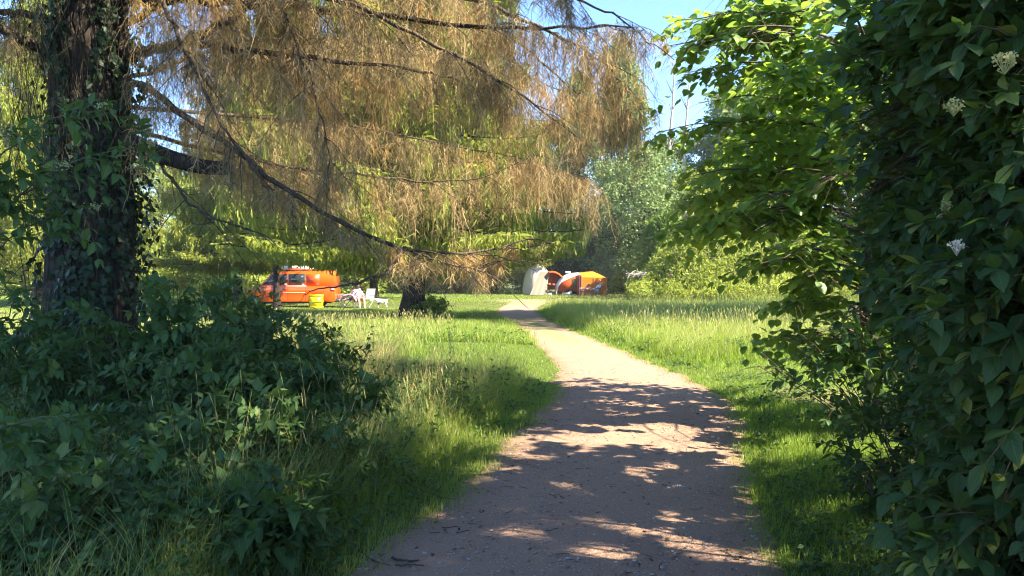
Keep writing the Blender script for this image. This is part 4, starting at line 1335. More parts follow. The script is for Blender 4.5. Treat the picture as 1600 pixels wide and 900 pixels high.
# ------------------------------------------------------------------ hard-surface helpers
def box(mb, c, s, rz=0.0, rx=0.0, ry=0.0, taper=1.0, bev=.0):
    """box centred on c with size s; bev chamfers the vertical and horizontal edges"""
    x, y, z = (k * .5 for k in s)
    if bev <= 0:
        V = np.array([(sx * x * (taper if sz > 0 else 1), sy * y * (taper if sz > 0 else 1), sz * z) for sz in (-1, 1) for sx, sy in ((-1, -1), (1, -1), (1, 1), (-1, 1))], float)
        Fq = np.array([(0, 3, 2, 1), (4, 5, 6, 7), (0, 1, 5, 4), (1, 2, 6, 5), (2, 3, 7, 6), (3, 0, 4, 7)])
    else:
        ring = [(-x + bev, -y), (x - bev, -y), (x, -y + bev), (x, y - bev), (x - bev, y), (-x + bev, y), (-x, y - bev), (-x, -y + bev)]
        V = []
        for zz, k in ((-z, 1), (-z + bev, 0), (z - bev, 0), (z, 1)):
            for a, b in ring:
                V.append((a * (1 - k * bev / x), b * (1 - k * bev / y), zz))
        V = np.array(V, float)
        Fq = grid_faces(1, 4, 8, True)
    R = Matrix.Rotation(rz, 3, 'Z') @ Matrix.Rotation(ry, 3, 'Y') @ Matrix.Rotation(rx, 3, 'X')
    W = V @ np.array(R).T + np.asarray(c, float)
    mb.add(W, Fq)
    if bev > 0:
        base = mb.n - 32
        mb.F.append(np.array([[7, 6, 5, 4, 3, 2, 1, 0]]) + base); mb.F.append(np.array([[24, 25, 26, 27, 28, 29, 30, 31]]) + base)
    return mb


def bars(mb, segs, r, sides=7):
    for a, b in segs:
        mb.add(*tubes(np.array([a, (np.array(a) + np.array(b)) / 2, b], float), np.full(3, r), sides, .5))
    return mb


def prism(mb, prof, y0, y1, inset=0.0, bulge=0.0):
    """profile in x,z run along y; inset pulls the two end faces in to round the edges"""
    prof = np.asarray(prof, float); n = len(prof); c = prof.mean(0)
    rows = [(y0, inset), (y0 + abs(inset) * 1.2 * np.sign(y1 - y0), 0), (y1 - abs(inset) * 1.2 * np.sign(y1 - y0), 0), (y1, inset)] if inset else [(y0, 0), (y1, 0)]
    V = []
    for y, ins in rows:
        dv = prof - c; L_ = np.linalg.norm(dv, axis=1, keepdims=True)
        q = c + dv * (1 - ins / L_)
        V.append(np.stack([q[:, 0], np.full(n, y), q[:, 1]], -1))
    mb.add(np.concatenate(V), grid_faces(1, len(rows), n, True))
    base = mb.n - n * len(rows)
    mb.F.append(np.array([list(range(n))[::-1]]) + base)
    mb.F.append(np.array([list(range(n))]) + base + n * (len(rows) - 1))
    return mb


def lathe_y(mb, c, prof, sides=24):
    """rings about the y axis: prof = [(radius, y)]"""
    a = np.arange(sides) / sides * 2 * np.pi
    V = np.concatenate([np.stack([np.cos(a) * r, np.full(sides, y), np.sin(a) * r], -1) for r, y in prof]) + np.asarray(c, float)
    mb.add(V, grid_faces(1, len(prof), sides, True))
    return mb


def lathe_z(mb, c, prof, sides=20, sx=1.0, sy=1.0):
    a = np.arange(sides) / sides * 2 * np.pi
    V = np.concatenate([np.stack([np.cos(a) * r * sx, np.sin(a) * r * sy, np.full(sides, z)], -1) for r, z in prof]) + np.asarray(c, float)
    mb.add(V, grid_faces(1, len(prof), sides, True))
    return mb


M_orange = plain_mat('orange_paint', (.70, .095, .008), .28, .5, coat=.6, var=.05, scale=2)
M_ored = plain_mat('red_orange_paint', (.62, .075, .012), .35, .5, coat=.4, var=.06, scale=2)
M_black = plain_mat('black_rubber', (.02, .02, .022), .8, .3)
M_dglass = plain_mat('dark_glass', (.02, .025, .03), .06, .8, var=.3, scale=1.5)
M_alu = plain_mat('grey_alloy', (.42, .43, .45), .35, .5, metal=.8)
M_whitep = plain_mat('white_paint', (.78, .78, .76), .4, .4, var=.04)
M_redlamp = plain_mat('red_lamp_lens', (.65, .01, .015), .2, .5)
M_chassis = plain_mat('dark_underside', (.03, .03, .032), .8, .2)
M_yellow = plain_mat('yellow_plastic', (.80, .62, .01), .4, .4, var=.06)
M_canvas = plain_mat('cream_canvas', (.60, .54, .42), .9, .1, var=.05, scale=3, trans=.25)
M_canvas2 = plain_mat('beige_canvas', (.24, .185, .145), .9, .1, var=.07, scale=3, trans=.15)
M_ocanvas = plain_mat('orange_canvas', (.70, .27, .03), .9, .1, var=.07, scale=2, trans=.35)
M_rcanvas = plain_mat('rust_red_canvas', (.50, .085, .02), .85, .1, var=.09, scale=2, trans=.12)
M_wcanvas = plain_mat('white_canvas', (.74, .76, .76), .7, .2, var=.04, scale=2, trans=.1)
M_mesh = plain_mat('dark_window_mesh', (.16, .15, .06), .8, .2, var=.4, scale=5)
M_skin = plain_mat('skin', (.52, .31, .22), .55, .3, var=.05)
M_pink = plain_mat('pink_cloth', (.72, .38, .50), .9, .1, var=.15, scale=12, trans=.1)
M_white = plain_mat('white_cloth', (.76, .75, .74), .9, .1, var=.05, scale=9, trans=.1)
M_salmon = plain_mat('salmon_cloth', (.65, .30, .22), .9, .1, var=.08, trans=.1)
M_lilac = plain_mat('lilac_cloth', (.36, .32, .50), .9, .1, var=.2, scale=14)
M_hair = plain_mat('dark_hair', (.05, .035, .03), .6, .3, var=.3, scale=30)
M_steel = plain_mat('steel_tube', (.35, .36, .38), .35, .5, metal=.9)
M_purple = plain_mat('purple_cloth', (.22, .13, .18), .9, .1, var=.3, scale=9)
M_cap = plain_mat('coral_cap', (.78, .22, .15), .8, .2)


# ------------------------------------------------------------------ orange van
def van():
    ax, ay = XY(457.5, 38.0)
    t = root_at('van', (ax, ay, float(ground_h(ax, ay))), 'bright orange van with white roof box parked on the lawn behind the hanging branches', 'van')
    hl = 2.28
    # side profile, front to the left
    body = [(-hl, .30), (-hl - .02, .62), (-hl + .10, .92), (-hl + .95, 1.08), (-hl + 1.02, 1.10), (hl - .06, 1.10), (hl, .80), (hl + .02, .34), (hl - .1, .28), (-hl + .15, .26)]
    # wheel arches are cut into the lower edge
    def arch(cx, r=.40, n=9):
        return [(cx + r * math.cos(a), .30 + r * math.sin(a)) for a in np.linspace(0, math.pi, n)]
    low = [(hl + .02, .34), (hl - .1, .28)] + arch(1.32) + arch(-1.80 + .0) + [(-hl + .06, .28)]
    prof = [(-hl, .40), (-hl - .02, .62), (-hl + .10, .90), (-hl + .42, 1.00), (-hl + .80, 1.07), (hl - .04, 1.07), (hl, .80)] + low
    prof = prof[::-1]
    m = MB(); prism(m, prof, -.86, .86, 0)
    b = m.build('body', M_orange, t)
    bv = b.modifiers.new('bevel', 'BEVEL'); bv.width = .035; bv.segments = 2; bv.limit_method = 'ANGLE'; bv.angle_limit = D2R(40)
    # greenhouse: pillars, roof
    up = [(-hl + .80, 1.068), (-hl + 1.38, 1.70), (-hl + 1.60, 1.80), (hl - .16, 1.86), (hl - .06, 1.76), (hl - .01, 1.068)]
    m = MB(); prism(m, up[::-1], -.78, .78, .04)
    m.build('cabin', M_orange, t, False)
    # side windows, both sides, set proud of the cabin
    for sy in (-1, 1):
        y = sy * .783
        for pts in ([(-1.34, 1.11), (-.84, 1.66), (-.10, 1.70), (-.10, 1.11)], [(-.02, 1.11), (-.02, 1.70), (.78, 1.71), (.78, 1.11)]):
            w = MB(); prism(w, pts if sy < 0 else pts[::-1], y, y + sy * .012)
            w.build('window', M_dglass, t)
        for pts in ([(.86, 1.13), (.86, 1.68), (1.50, 1.68), (1.50, 1.13)],):
            w = MB(); prism(w, pts, y, y + sy * .010); w.build('side_panel', M_ored, t)
        # seams and chrome strip
        w = MB(); prism(w, [(-1.25, 1.075), (-1.25, 1.098), (.86, 1.098), (.86, 1.075)], sy * .862, sy * .872); w.build('trim_strip', M_whitep, t)
        w = MB()
        for xx in (-1.28, -.06, .82):
            w = MB(); prism(w, [(xx, .40), (xx, 1.06), (xx + .016, 1.06), (xx + .016, .40)], sy * .861, sy * .864)
            w.build('door_seam', M_chassis, t)
        w = MB(); prism(w, [(-1.2, .74), (-1.2, .775), (.8, .775), (.8, .74)], sy * .861, sy * .868); w.build('moulding', M_salmon, t)
        w = MB(); box(w, (-.22, sy * .875, .93), (.16, .02, .03)); w.build('door_handle', M_chassis, t)
        w = MB(); box(w, (hl - .12, sy * .845, .92), (.20, .06, .20), bev=.015); lp = w.build('taillight', M_redlamp, t)
        w = MB(); box(w, (hl - .12, sy * .876, .92), (.18, .006, .06)); w.build('lens', M_whitep, lp)
        w = MB(); box(w, (-hl + .10, sy * .66, .72), (.14, .26, .16), bev=.03); w.build('headlight', M_whitep, t)
        for cx in (-1.80, 1.32):
            w = MB(); lathe_y(w, (cx, sy * .74, .31), [(.20, -.095), (.29, -.10), (.315, -.06), (.315, .06), (.29, .10), (.20, .095)], 28)
            wh = w.build('wheel', M_black, t, True)
            w = MB(); lathe_y(w, (cx, sy * .74, .31), [(.001, sy * .085), (.06, sy * .09), (.07, sy * .06), (.19, sy * .085), (.205, sy * .10), (.205, 0)], 28)
            for k in range(5):
                a = k * 2 * np.pi / 5
                box(w, (cx + .12 * math.cos(a), sy * .83, .31 + .12 * math.sin(a)), (.16, .03, .045), ry=-a)
            w.build('rim', M_alu, wh)
    w = MB(); prism(w, [(-hl + .81, 1.10), (-hl + 1.36, 1.70), (-hl + 1.38, 1.69), (-hl + .84, 1.095)], -.68, .68)
    w.build('windscreen', M_dglass, t)
    w = MB(); box(w, (hl + .02, 0, .36), (.14, 1.66, .18), bev=.03); w.build('rear_bumper', M_chassis, t)
    w = MB(); box(w, (-hl - .03, 0, .40), (.14, 1.60, .2), bev=.03); w.build('front_bumper', M_chassis, t)
    w = MB(); box(w, (hl - .10, 0, 1.36), (.02, 1.2, .38), ry=-.28); w.build('rear_window', M_dglass, t)
    w = MB(); box(w, (0, 0, .27), (3.9, 1.4, .10)); w.build('underside', M_chassis, t)
    # raised white roof on its bellows
    w = MB(); box(w, (.25, 0, 2.0), (1.5, .8, .22), bev=.09, ry=.01); rf = w.build('roof_box', M_whitep, t)
    w = MB()
    for xx in (-.2, .7): box(w, (xx, 0, 1.87), (.05, 1.3, .04))
    w.build('roof_bar', M_chassis, t)
    t.rotation_euler[2] = D2R(4)


van()

# yellow crate beside the rear wheel
def crate():
    x, y = XY(494, 36.3)
    t = root_at('crate', (x, y, float(ground_h(x, y))), 'bright yellow plastic crate standing on the grass before the rear wheel of the van', 'crate')
    w = MB()
    for sx, sy, a, b in ((0, -1, .60, .03), (0, 1, .60, .03), (-1, 0, .03, .40), (1, 0, .03, .40)):
        box(w, (sx * .285, sy * .185, .34), (a, b, .66))
    box(w, (0, 0, .02), (.56, .36, .03))
    w.build('walls', M_yellow, t)
    w = MB()
    for z in (.08, .36, .66):
        for sy in (-1, 1): box(w, (0, sy * .208, z), (.64, .022, .05))
        for sx in (-1, 1): box(w, (sx * .309, 0, z), (.022, .394, .05))
    w.build('rim', M_yellow, t)
crate()


# ------------------------------------------------------------------ people, chairs, dog
def skin_figure(name, verts, radii, edges, mat, parent, root=0, sub=1):
    me = bpy.data.meshes.new(name)
    me.from_pydata([tuple(v) for v in verts], edges, [])
    o = bpy.data.objects.new(name, me); COL.objects.link(o)
    if parent is not None: o.parent = parent
    sk = o.modifiers.new('skin', 'SKIN')
    for i, r in enumerate(radii):
        v = me.skin_vertices[0].data[i]; v.radius = (r, r) if not isinstance(r, tuple) else r
        v.use_root = (i == root)
    ss = o.modifiers.new('smooth', 'SUBSURF'); ss.levels = ss.render_levels = sub
    me.materials.append(mat)
    return o


def seated_person(loc, rz, label, shirt, legs_mat, hat, hair=None, z_seat=.42, recline=.25):
    """facing +x in its own space"""
    t = root_at('person', loc, label, 'person', None, rz)
    s = z_seat; r = recline
    # one skeleton: pelvis, spine, neck, head, arms, legs
    V = [(0, 0, s + .12), (-.05 - r * .2, 0, s + .32), (-.08 - r * .4, 0, s + .50), (-.07 - r * .48, 0, s + .60), (-.05 - r * .5, 0, s + .70), (-.03 - r * .5, 0, s + .80),
         (-.08 - r * .4, .19, s + .48), (.02 - r * .2, .25, s + .26), (.24, .20, s + .20), (.31, .18, s + .21),
         (-.08 - r * .4, -.19, s + .48), (.02 - r * .2, -.25, s + .26), (.24, -.20, s + .20), (.31, -.18, s + .21),
         (.05, .10, s + .09), (.45, .13, s + .12), (.52, .13, s - .18), (.60, .13, s - .36), (.74, .13, s - .38),
         (.05, -.10, s + .09), (.45, -.13, s + .12), (.56, -.13, s - .18), (.66, -.13, s - .36), (.80, -.13, s - .38)]
    R = [.15, .145, .15, .055, .085, .10, .065, .05, .036, .04, .065, .05, .036, .04, .095, .065, .055, .04, .035, .095, .065, .055, .04, .035]
    E = [(0, 1), (1, 2), (2, 3), (3, 4), (4, 5), (2, 6), (6, 7), (7, 8), (8, 9), (2, 10), (10, 11), (11, 12), (12, 13), (0, 14), (14, 15), (15, 16), (16, 17), (17, 18), (0, 19), (19, 20), (20, 21), (21, 22), (22, 23)]
    skin_figure('body', V, R, E, M_skin, t, 0, 2)
    # clothes sit just outside the body
    Vs = [V[0], V[1], V[2], V[6], V[7], V[10], V[11]]
    skin_figure('shirt', Vs, [.165, .16, .165, .08, .062, .08, .062], [(0, 1), (1, 2), (2, 3), (3, 4), (2, 5), (5, 6)], shirt, t, 0, 2)
    Vt = [V[0], V[14], tuple(np.array(V[14]) * .25 + np.array(V[15]) * .75), V[19], tuple(np.array(V[19]) * .25 + np.array(V[20]) * .75)]
    skin_figure('shorts', Vt, [.168, .108, .085, .108, .085], [(0, 1), (1, 2), (0, 3), (3, 4)], legs_mat, t, 0, 2)
    hx = -.035 - r * .5; hz = s + .78
    if hat is not None:
        m = MB(); lathe_z(m, (hx, 0, hz + .035), [(.125, 0), (.125, .03), (.11, .08), (.06, .115), (.001, .12)], 18)
        box(m, (hx + .13, 0, hz + .045), (.13, .15, .012), ry=.15)
        m.build('cap', hat, t, True)
    if hair is not None:
        m = MB(); lathe_z(m, (hx - .02, 0, hz - .06), [(.09, -.12), (.12, -.04), (.128, .04), (.12, .11), (.08, .165), (.001, .18)], 18)
        m.build('hair', hair, t, True)
    # eyes, nose and mouth on the face
    m = MB()
    for sy in (-1, 1): box(m, (hx + .108, sy * .035, hz + .005), (.012, .018, .010))
    box(m, (hx + .106, 0, hz - .065), (.012, .05, .008))
    m.build('features', M_hair, t)
    m = MB(); box(m, (hx + .118, 0, hz - .028), (.035, .024, .045), taper=.5); m.build('nose', M_skin, t)
    return t


def camp_chair(loc, rz, label, fabric, group='folding camp chairs', recline=.3):
    """folding chair facing +x"""
    t = root_at('camp_chair', loc, label, 'chair', group, rz)
    m = MB()
    t_ = np.linspace(0, 1, 5)
    V = []
    for sx, z in ((-.22, .40), (-.08, .375), (.08, .375), (.24, .43)): V += [(sx, -.24, z), (sx, .24, z)]
    V = np.array(V, float); Vb = V - [0, 0, .02]
    Fq = grid_faces(1, 4, 2, False)
    m.add(V, Fq).add(Vb, Fq[:, ::-1]); m.build('seat', fabric, t)
    m = MB()
    bk = [(-.22, .40), (-.27, .6), (-.22 - recline * .55, .95)]
    V = np.array([(x, sy * .24, z) for x, z in bk for sy in (-1, 1)], float)
    m.add(V, grid_faces(1, 3, 2, False)).add(V + [.02, 0, 0], grid_faces(1, 3, 2, False)[:, ::-1]); m.build('backrest', fabric, t)
    for sy in (-1, 1):
        m = MB(); bars(m, [((-.26, sy * .25, .0), (.26, sy * .25, .44)), ((.26, sy * .25, .0), (-.24, sy * .25, .42))], .011); m.build('leg', M_steel, t)
        m = MB(); bars(m, [((-.24, sy * .25, .42), (-.22 - recline * .55, sy * .25, .97))], .011); m.build('back_frame', M_steel, t)
        m = MB(); bars(m, [((-.28, sy * .27, .62), (.20, sy * .27, .62))], .018); bars(m, [((.20, sy * .27, .62), (.22, sy * .26, .42))], .01); m.build('armrest', M_steel, t)
    return t


def G(px, Y):
    x, y = XY(px, Y); return (x, y, float(ground_h(x, y)))


camp_chair(G(535, 38.2), D2R(20), 'folding chair draped with a pink towel, next to the rear of the van', M_pink)
camp_chair(G(548, 39.0), D2R(170), 'folding chair with lilac fabric between the pink one and the seated person', M_lilac)
camp_chair(G(560, 37.5), D2R(-60), 'folding chair under the person in lilac', M_white)
seated_person(G(560, 37.5), D2R(-60), 'dark haired person in lilac top and salmon shorts sitting on a folding chair', M_lilac, M_salmon, None, M_hair, .36)
camp_chair(G(574, 37.8), D2R(250), 'tall white folding chair farthest from the van', M_white)


def blanket(loc, label):
    x, y, z = loc
    N = 14
    u, v = np.meshgrid(np.linspace(-.42, .42, N), np.linspace(-.3, .3, N))
    zz = .58 + .10 * np.cos(u * 5) - .9 * np.maximum(np.abs(u) - .26, 0) + .03 * np.sin(v * 22 + u * 9)
    V = np.stack([u, v, zz], -1).reshape(-1, 3)
    m = MB(); f = grid_faces(1, N, N, False); m.add(V, f).add(V - [0, 0, .025], f[:, ::-1])
    m.V = [k + np.array(loc, np.float32) for k in m.V]
    return tag(m.build('towel', M_pink, None, True), label, 'towel')


def low_table(loc, label, top_mat, w=.8):
    t = root_at('camp_table', loc, label, 'table')
    m = MB(); box(m, (0, 0, .55), (w, .5, .03), bev=.008); m.build('tabletop', top_mat, t)
    for sx in (-1, 1):
        for sy in (-1, 1):
            m = MB(); bars(m, [((sx * (w / 2 - .06), sy * .2, 0), (sx * (w / 2 - .10), sy * .2, .54))], .012); m.build('leg', M_steel, t)
    return t


low_table(G(545, 37.2), 'low folding camp table with a pink towel over it, among the chairs by the van', M_whitep, .75)
blanket(G(545, 37.2), 'rumpled pink and white towel lying over the low camp table')


def dog(loc, rz, label):
    """body runs along x, head towards -x"""
    t = root_at('dog', loc, label, 'dog', None, rz)
    V = [(.22, 0, .34), (.05, 0, .33), (-.14, 0, .33), (-.24, 0, .40), (-.33, 0, .44), (-.42, 0, .40),
         (.24, .07, .27), (.20, .08, .17), (.27, .08, .10), (.25, .08, .01), (.24, -.07, .27), (.20, -.08, .17), (.27, -.08, .10), (.25, -.08, .01),
         (-.16, .07, .24), (-.15, .075, .12), (-.16, .075, .01), (-.16, -.07, .24), (-.15, -.075, .12), (-.16, -.075, .01), (.30, 0, .40), (.38, 0, .48)]
    R = [.10, .105, .12, .075, .075, .036, .06, .042, .022, .026, .06, .042, .022, .026, .048, .026, .026, .048, .026, .026, .03, .014]
    E = [(0, 1), (1, 2), (2, 3), (3, 4), (4, 5), (0, 6), (6, 7), (7, 8), (8, 9), (0, 10), (10, 11), (11, 12), (12, 13), (2, 14), (14, 15), (15, 16), (2, 17), (17, 18), (18, 19), (0, 20), (20, 21)]
    fur, nt, out = new_mat('grey_and_white_fur')
    n_ = noise(nt, 3.2, 1.0); st_ = mth(nt, 'GREATER_THAN', n_, .5)
    b = nd(nt, 'BsdfPrincipled'); nt.links.new(mixc(nt, st_, (.16, .16, .18), (.62, .60, .58)), b.inputs['Base Color']); b.inputs['Roughness'].default_value = .9
    nt.links.new(b.outputs[0], out.inputs[0])
    skin_figure('body', V, R, E, fur, t, 1, 2)
    m = MB()
    for sy in (-1, 1):
        m.add(np.array([(-.30, sy * .03, .50), (-.27, sy * .07, .49), (-.30, sy * .08, .42), (-.33, sy * .05, .49)]), np.array([[0, 1, 2, 3]]))
    m.build('ears', M_hair, t)


dog(G(596, 37.0), D2R(8), 'small grey and white dog standing on the lawn between the chairs and the single spruce')


# ------------------------------------------------------------------ camper with its tents
def camper():
    Yc = 61.0
    ax, ay = XY(887, Yc)
    gz = float(ground_h(ax, ay))
    t = root_at('folding_camper', (ax, ay, gz), 'rust red folding trailer camper with curved white roof canvas', 'camper')
    def q(px, py, dy=0):          # local x, z of a photographed point at the camper's depth
        p = P(px, py, Yc); return (p[0] - ax, p[2] - gz)
    # red side
    side = [q(870, 455), q(871, 447), q(875, 440), q(884, 436), q(896, 431.5), q(903, 429), q(903.5, 455)]
    m = MB(); prism(m, side[::-1], -.9, .9); m.build('side_canvas', M_rcanvas, t)
    # white roof canvas as a curved sheet overhanging the side
    pr = np.array([q(868, 454), q(869.5, 445), q(873.5, 437.5), q(879, 432.5), q(886, 428.6), q(894, 427.2), q(903.5, 426.6)])
    lo = np.array([q(870, 454), q(871.5, 447), q(876, 440.5), q(884, 436.5), q(892, 433), q(898, 430.6), q(903.5, 428.4)])
    n = len(pr)
    rows = [(lo, -.93), (pr, -.86), (pr + [0, .03], 0), (pr, .86), (lo, .93)]
    V = np.concatenate([np.stack([r[:, 0], np.full(n, y), r[:, 1]], -1) for r, y in rows])
    m = MB(); f = grid_faces(1, 5, n, False); m.add(V, f); m.add(V - [0, 0, .03], f[:, ::-1])
    m.build('roof_canvas', M_wcanvas, t, True)
    # end strip, window, roof vent
    a, b = q(894, 451), q(901, 434)
    m = MB(); box(m, ((a[0] + b[0]) / 2, -.91, (a[1] + b[1]) / 2), (b[0] - a[0], .015, (b[1] - a[1]) * .8)); wn_ = m.build('window', M_mesh, t)
    m = MB()
    for xx in (a[0] - .02, b[0] + .02): box(m, (xx, -.925, (a[1] + b[1]) / 2), (.03, .02, (b[1] - a[1]) * .86))
    for zz in (a[1] + .08, b[1] - .08): box(m, ((a[0] + b[0]) / 2, -.928, zz), (b[0] - a[0] + .07, .02, .03))
    m.build('frame', M_canvas2, wn_)
    m = MB(); c = q(887, 425.3); box(m, (c[0], 0, c[1]), (.42, .5, .14), bev=.04); m.build('roof_vent', M_whitep, t)
    # trailer body and running gear
    a, b = q(870, 458.5), q(904, 454.8)
    m = MB(); box(m, ((a[0] + b[0]) / 2, 0, (a[1] + b[1]) / 2 + .02), (b[0] - a[0], 1.6, .26), bev=.03); m.build('chassis', M_chassis, t)
    for sy in (-1, 1):
        m = MB(); lathe_y(m, (.15, sy * .86, .27), [(.16, -.07), (.24, -.08), (.27, -.05), (.27, .05), (.24, .08), (.16, .07)], 24); w = m.build('wheel', M_black, t, True)
        m = MB(); lathe_y(m, (.15, sy * .86, .27), [(.001, sy * .07), (.15, sy * .075), (.165, 0)], 20); m.build('rim', M_whitep, w)
    # hood that arches over the kitchen on the left
    pr = np.array([q(857.5, 424), q(862, 423.3), q(868, 424.6), q(873, 427.5), q(877, 431), q(879, 434)])
    n = len(pr); rows = [(pr + [0, -.12], -1.0), (pr, -.95), (pr, .95)]
    V = np.concatenate([np.stack([r[:, 0], np.full(n, y), r[:, 1]], -1) for r, y in rows])
    m = MB(); f = grid_faces(1, 3, n, False); m.add(V, f); m.add(V - [0, 0, .03], f[:, ::-1]); m.build('hood', M_rcanvas, t, True)
    m = MB(); bk = [q(858, 424.5), q(866, 424.6), q(872, 428), q(876, 432), q(870, 440), q(870, 454), q(856, 454)]
    prism(m, bk[::-1], .90, .93); m.build('back_wall', M_rcanvas, t)
    # poles
    pts = [q(904.3, 427), q(904.3, 461)]
    m = MB(); bars(m, [((pts[0][0], -1.0, pts[0][1]), (pts[1][0], -1.0, 0))], .035); m.build('pole', M_whitep, t)
    pts = [q(869, 444), q(869, 461)]
    m = MB(); bars(m, [((q(868.6, 454)[0], -.95, q(868.6, 454)[1]), (q(868.6, 454)[0], -.95, 0))], .02); m.build('pole', M_whitep, t)

    # beige windbreak sheet sloping down from the hood
    tl, tr_, bl, br_ = (P(843.5, 424.5, 60.0), P(858.5, 423.8, 60.6), P(828, 460.8, 59.0), P(850.5, 461, 59.4))
    n = 12
    u, v = np.meshgrid(np.linspace(0, 1, n), np.linspace(0, 1, n))
    S = ((1 - v)[..., None] * ((1 - u)[..., None] * tl + u[..., None] * tr_) + v[..., None] * ((1 - u)[..., None] * bl + u[..., None] * br_))
    S[..., 1] += .06 * np.sin(u * 16) * v + .12 * np.sin(np.pi * v)
    S = S.reshape(-1, 3); f = grid_faces(1, n, n, False)
    m = MB(); m.add(S, f).add(S + [0, .03, 0], f[:, ::-1])
    w = m.build('awning_sheet', M_canvas2, None, True)
    tag(w, 'beige canvas sheet sloping to the grass at the left end of the camper', 'awning')

    # orange awning tent
    ax2, ay2 = XY(925, 60.6); g2 = float(ground_h(ax2, ay2))
    t2 = root_at('awning_tent', (ax2, ay2, g2), 'orange awning tent with peaked roof at the right end of the camper', 'tent')
    def r(px, py):
        p = P(px, py, 60.6); return (p[0] - ax2, p[2] - g2)
    top = [r(904.5, 426), r(914, 425), r(925.5, 424), r(936, 428.5), r(945, 433.2)]
    eave = [r(907, 433), r(914, 433.3), r(925.5, 433.6), r(936, 433.8), r(945, 434)]
    bot = [(e[0], 0) for e in eave]
    n = 5
    V = np.concatenate([np.stack([[k[0] for k in rr], np.full(n, y), [k[1] for k in rr]], -1) for rr, y in ((bot, -1.25), (eave, -1.2), (top, -.2), (top, .3), (eave, 1.2), (bot, 1.25))])
    f = grid_faces(1, 6, n, False); m = MB()
    m.add(V[:10], grid_faces(1, 2, n, False)); m.add(V[:10] + [0, .03, 0], grid_faces(1, 2, n, False)[:, ::-1]); m.build('front_panel', M_ocanvas, t2)
    m = MB(); m.add(V[5:25], grid_faces(1, 4, n, False)); m.add(V[5:25] - [0, 0, .03], grid_faces(1, 4, n, False)[:, ::-1]); m.build('roof_canvas', M_ocanvas, t2)
    m = MB(); m.add(V[20:], grid_faces(1, 2, n, False)); m.build('back_panel', M_ocanvas, t2)
    m = MB(); e = np.array([bot[4], eave[4]])
    sd = np.array([(bot[4][0], -1.25, 0), (eave[4][0], -1.2, eave[4][1]), (top[4][0], .05, top[4][1] + .02), (eave[4][0], 1.2, eave[4][1]), (bot[4][0], 1.25, 0)])
    m.add(sd, np.array([[0, 1, 2, 3, 4]])); m.add(sd - [.03, 0, 0], np.array([[4, 3, 2, 1, 0]])); m.build('side_panel', M_ocanvas, t2)
    m = MB()
    for k in (2, 4):
        bars(m, [((bot[k][0], -1.28, 0), (eave[k][0], -1.23, eave[k][1]))], .018)
    bars(m, [((bot[0][0] - .02, -1.28, 0), (eave[0][0] - .02, -1.23, eave[0][1]))], .02)
    m.build('frame', M_salmon, t2)
    m = MB(); prism(m, [(bot[0][0] - .35, 0), (eave[0][0] - .35, 1.5), (eave[0][0] - .02, 1.62), (bot[0][0] - .02, 0)], -.6, -.57); m.build('door_flap', M_rcanvas, t2)

    # pale dome tent behind
    dx, dy = XY(839, 64.0); g3 = float(ground_h(dx, dy))
    t3 = root_at('dome_tent', (dx, dy, g3), 'cream dome tent left of the camper, highest in the camp', 'tent')
    sides = 28; H = 2.65; Rr = 1.25
    a = np.arange(sides) / sides * 2 * np.pi
    ph = np.linspace(0, np.pi / 2, 10)
    V = []
    for p_ in ph:
        rr = Rr * (math.cos(p_) ** .75) if p_ < np.pi / 2 - 1e-6 else .01
        lob = 1 + .02 * np.cos(a * 6)
        V.append(np.stack([np.cos(a) * rr * lob, np.sin(a) * rr * lob * 1.2, np.full(sides, H * math.sin(p_) ** .95)], -1))
    m = MB(); m.add(np.concatenate(V), grid_faces(1, 10, sides, True)); m.build('canvas', M_canvas, t3, True)
    for k in range(3):
        az = k * np.pi / 3 + .2; tt = np.linspace(0, np.pi, 17)
        cs = np.abs(np.cos(tt)) ** .75 * np.sign(np.cos(tt))
        C = np.stack([np.cos(az) * Rr * 1.03 * cs, np.sin(az) * Rr * 1.235 * cs, H * 1.005 * np.sin(tt) ** .95 + .01], -1)
        m = MB(); m.add(*tubes(C, np.full(17, .015), 5, .5)); m.build('pole', M_canvas2, t3, True)

    # camp kitchen under the hood
    kx, ky = XY(862, 60.2); g4 = float(ground_h(kx, ky))
    t4 = root_at('camp_kitchen', (kx, ky, g4), 'dark camp kitchen rack with shelves standing under the red hood', 'rack')
    for z in (.25, .58, .82):
        m = MB(); box(m, (0, 0, z), (.72, .42, .03)); m.build('shelf', M_chassis, t4)
    for sx in (-1, 1):
        for sy in (-1, 1):
            m = MB(); bars(m, [((sx * .34, sy * .19, 0), (sx * .34, sy * .19, .85))], .014); m.build('leg', M_steel, t4)
    def pot(c, r_, h_, mat, name, label):
        tp = root_at(name, (kx + c[0], ky + c[1], g4 + c[2]), label, name.replace('_', ' '))
        m = MB(); lathe_z(m, (0, 0, 0), [(.001, 0), (r_ * .9, 0), (r_, h_ * .2), (r_, h_), (r_ * .9, h_), (r_ * .88, .02), (.001, .02)], 16); m.build('bowl', mat, tp, True)
        m = MB(); bars(m, [((r_, 0, h_ * .7), (r_ + .09, 0, h_ * .8))], .012); m.build('handle', M_chassis, tp)
    pot((-.20, -.08, .836), .10, .14, M_orange, 'cooking_pot', 'left orange cooking pot on the top shelf of the camp kitchen')
    pot((.14, -.05, .836), .12, .11, M_orange, 'cooking_pot', 'right wider orange cooking pot on the top shelf of the camp kitchen')
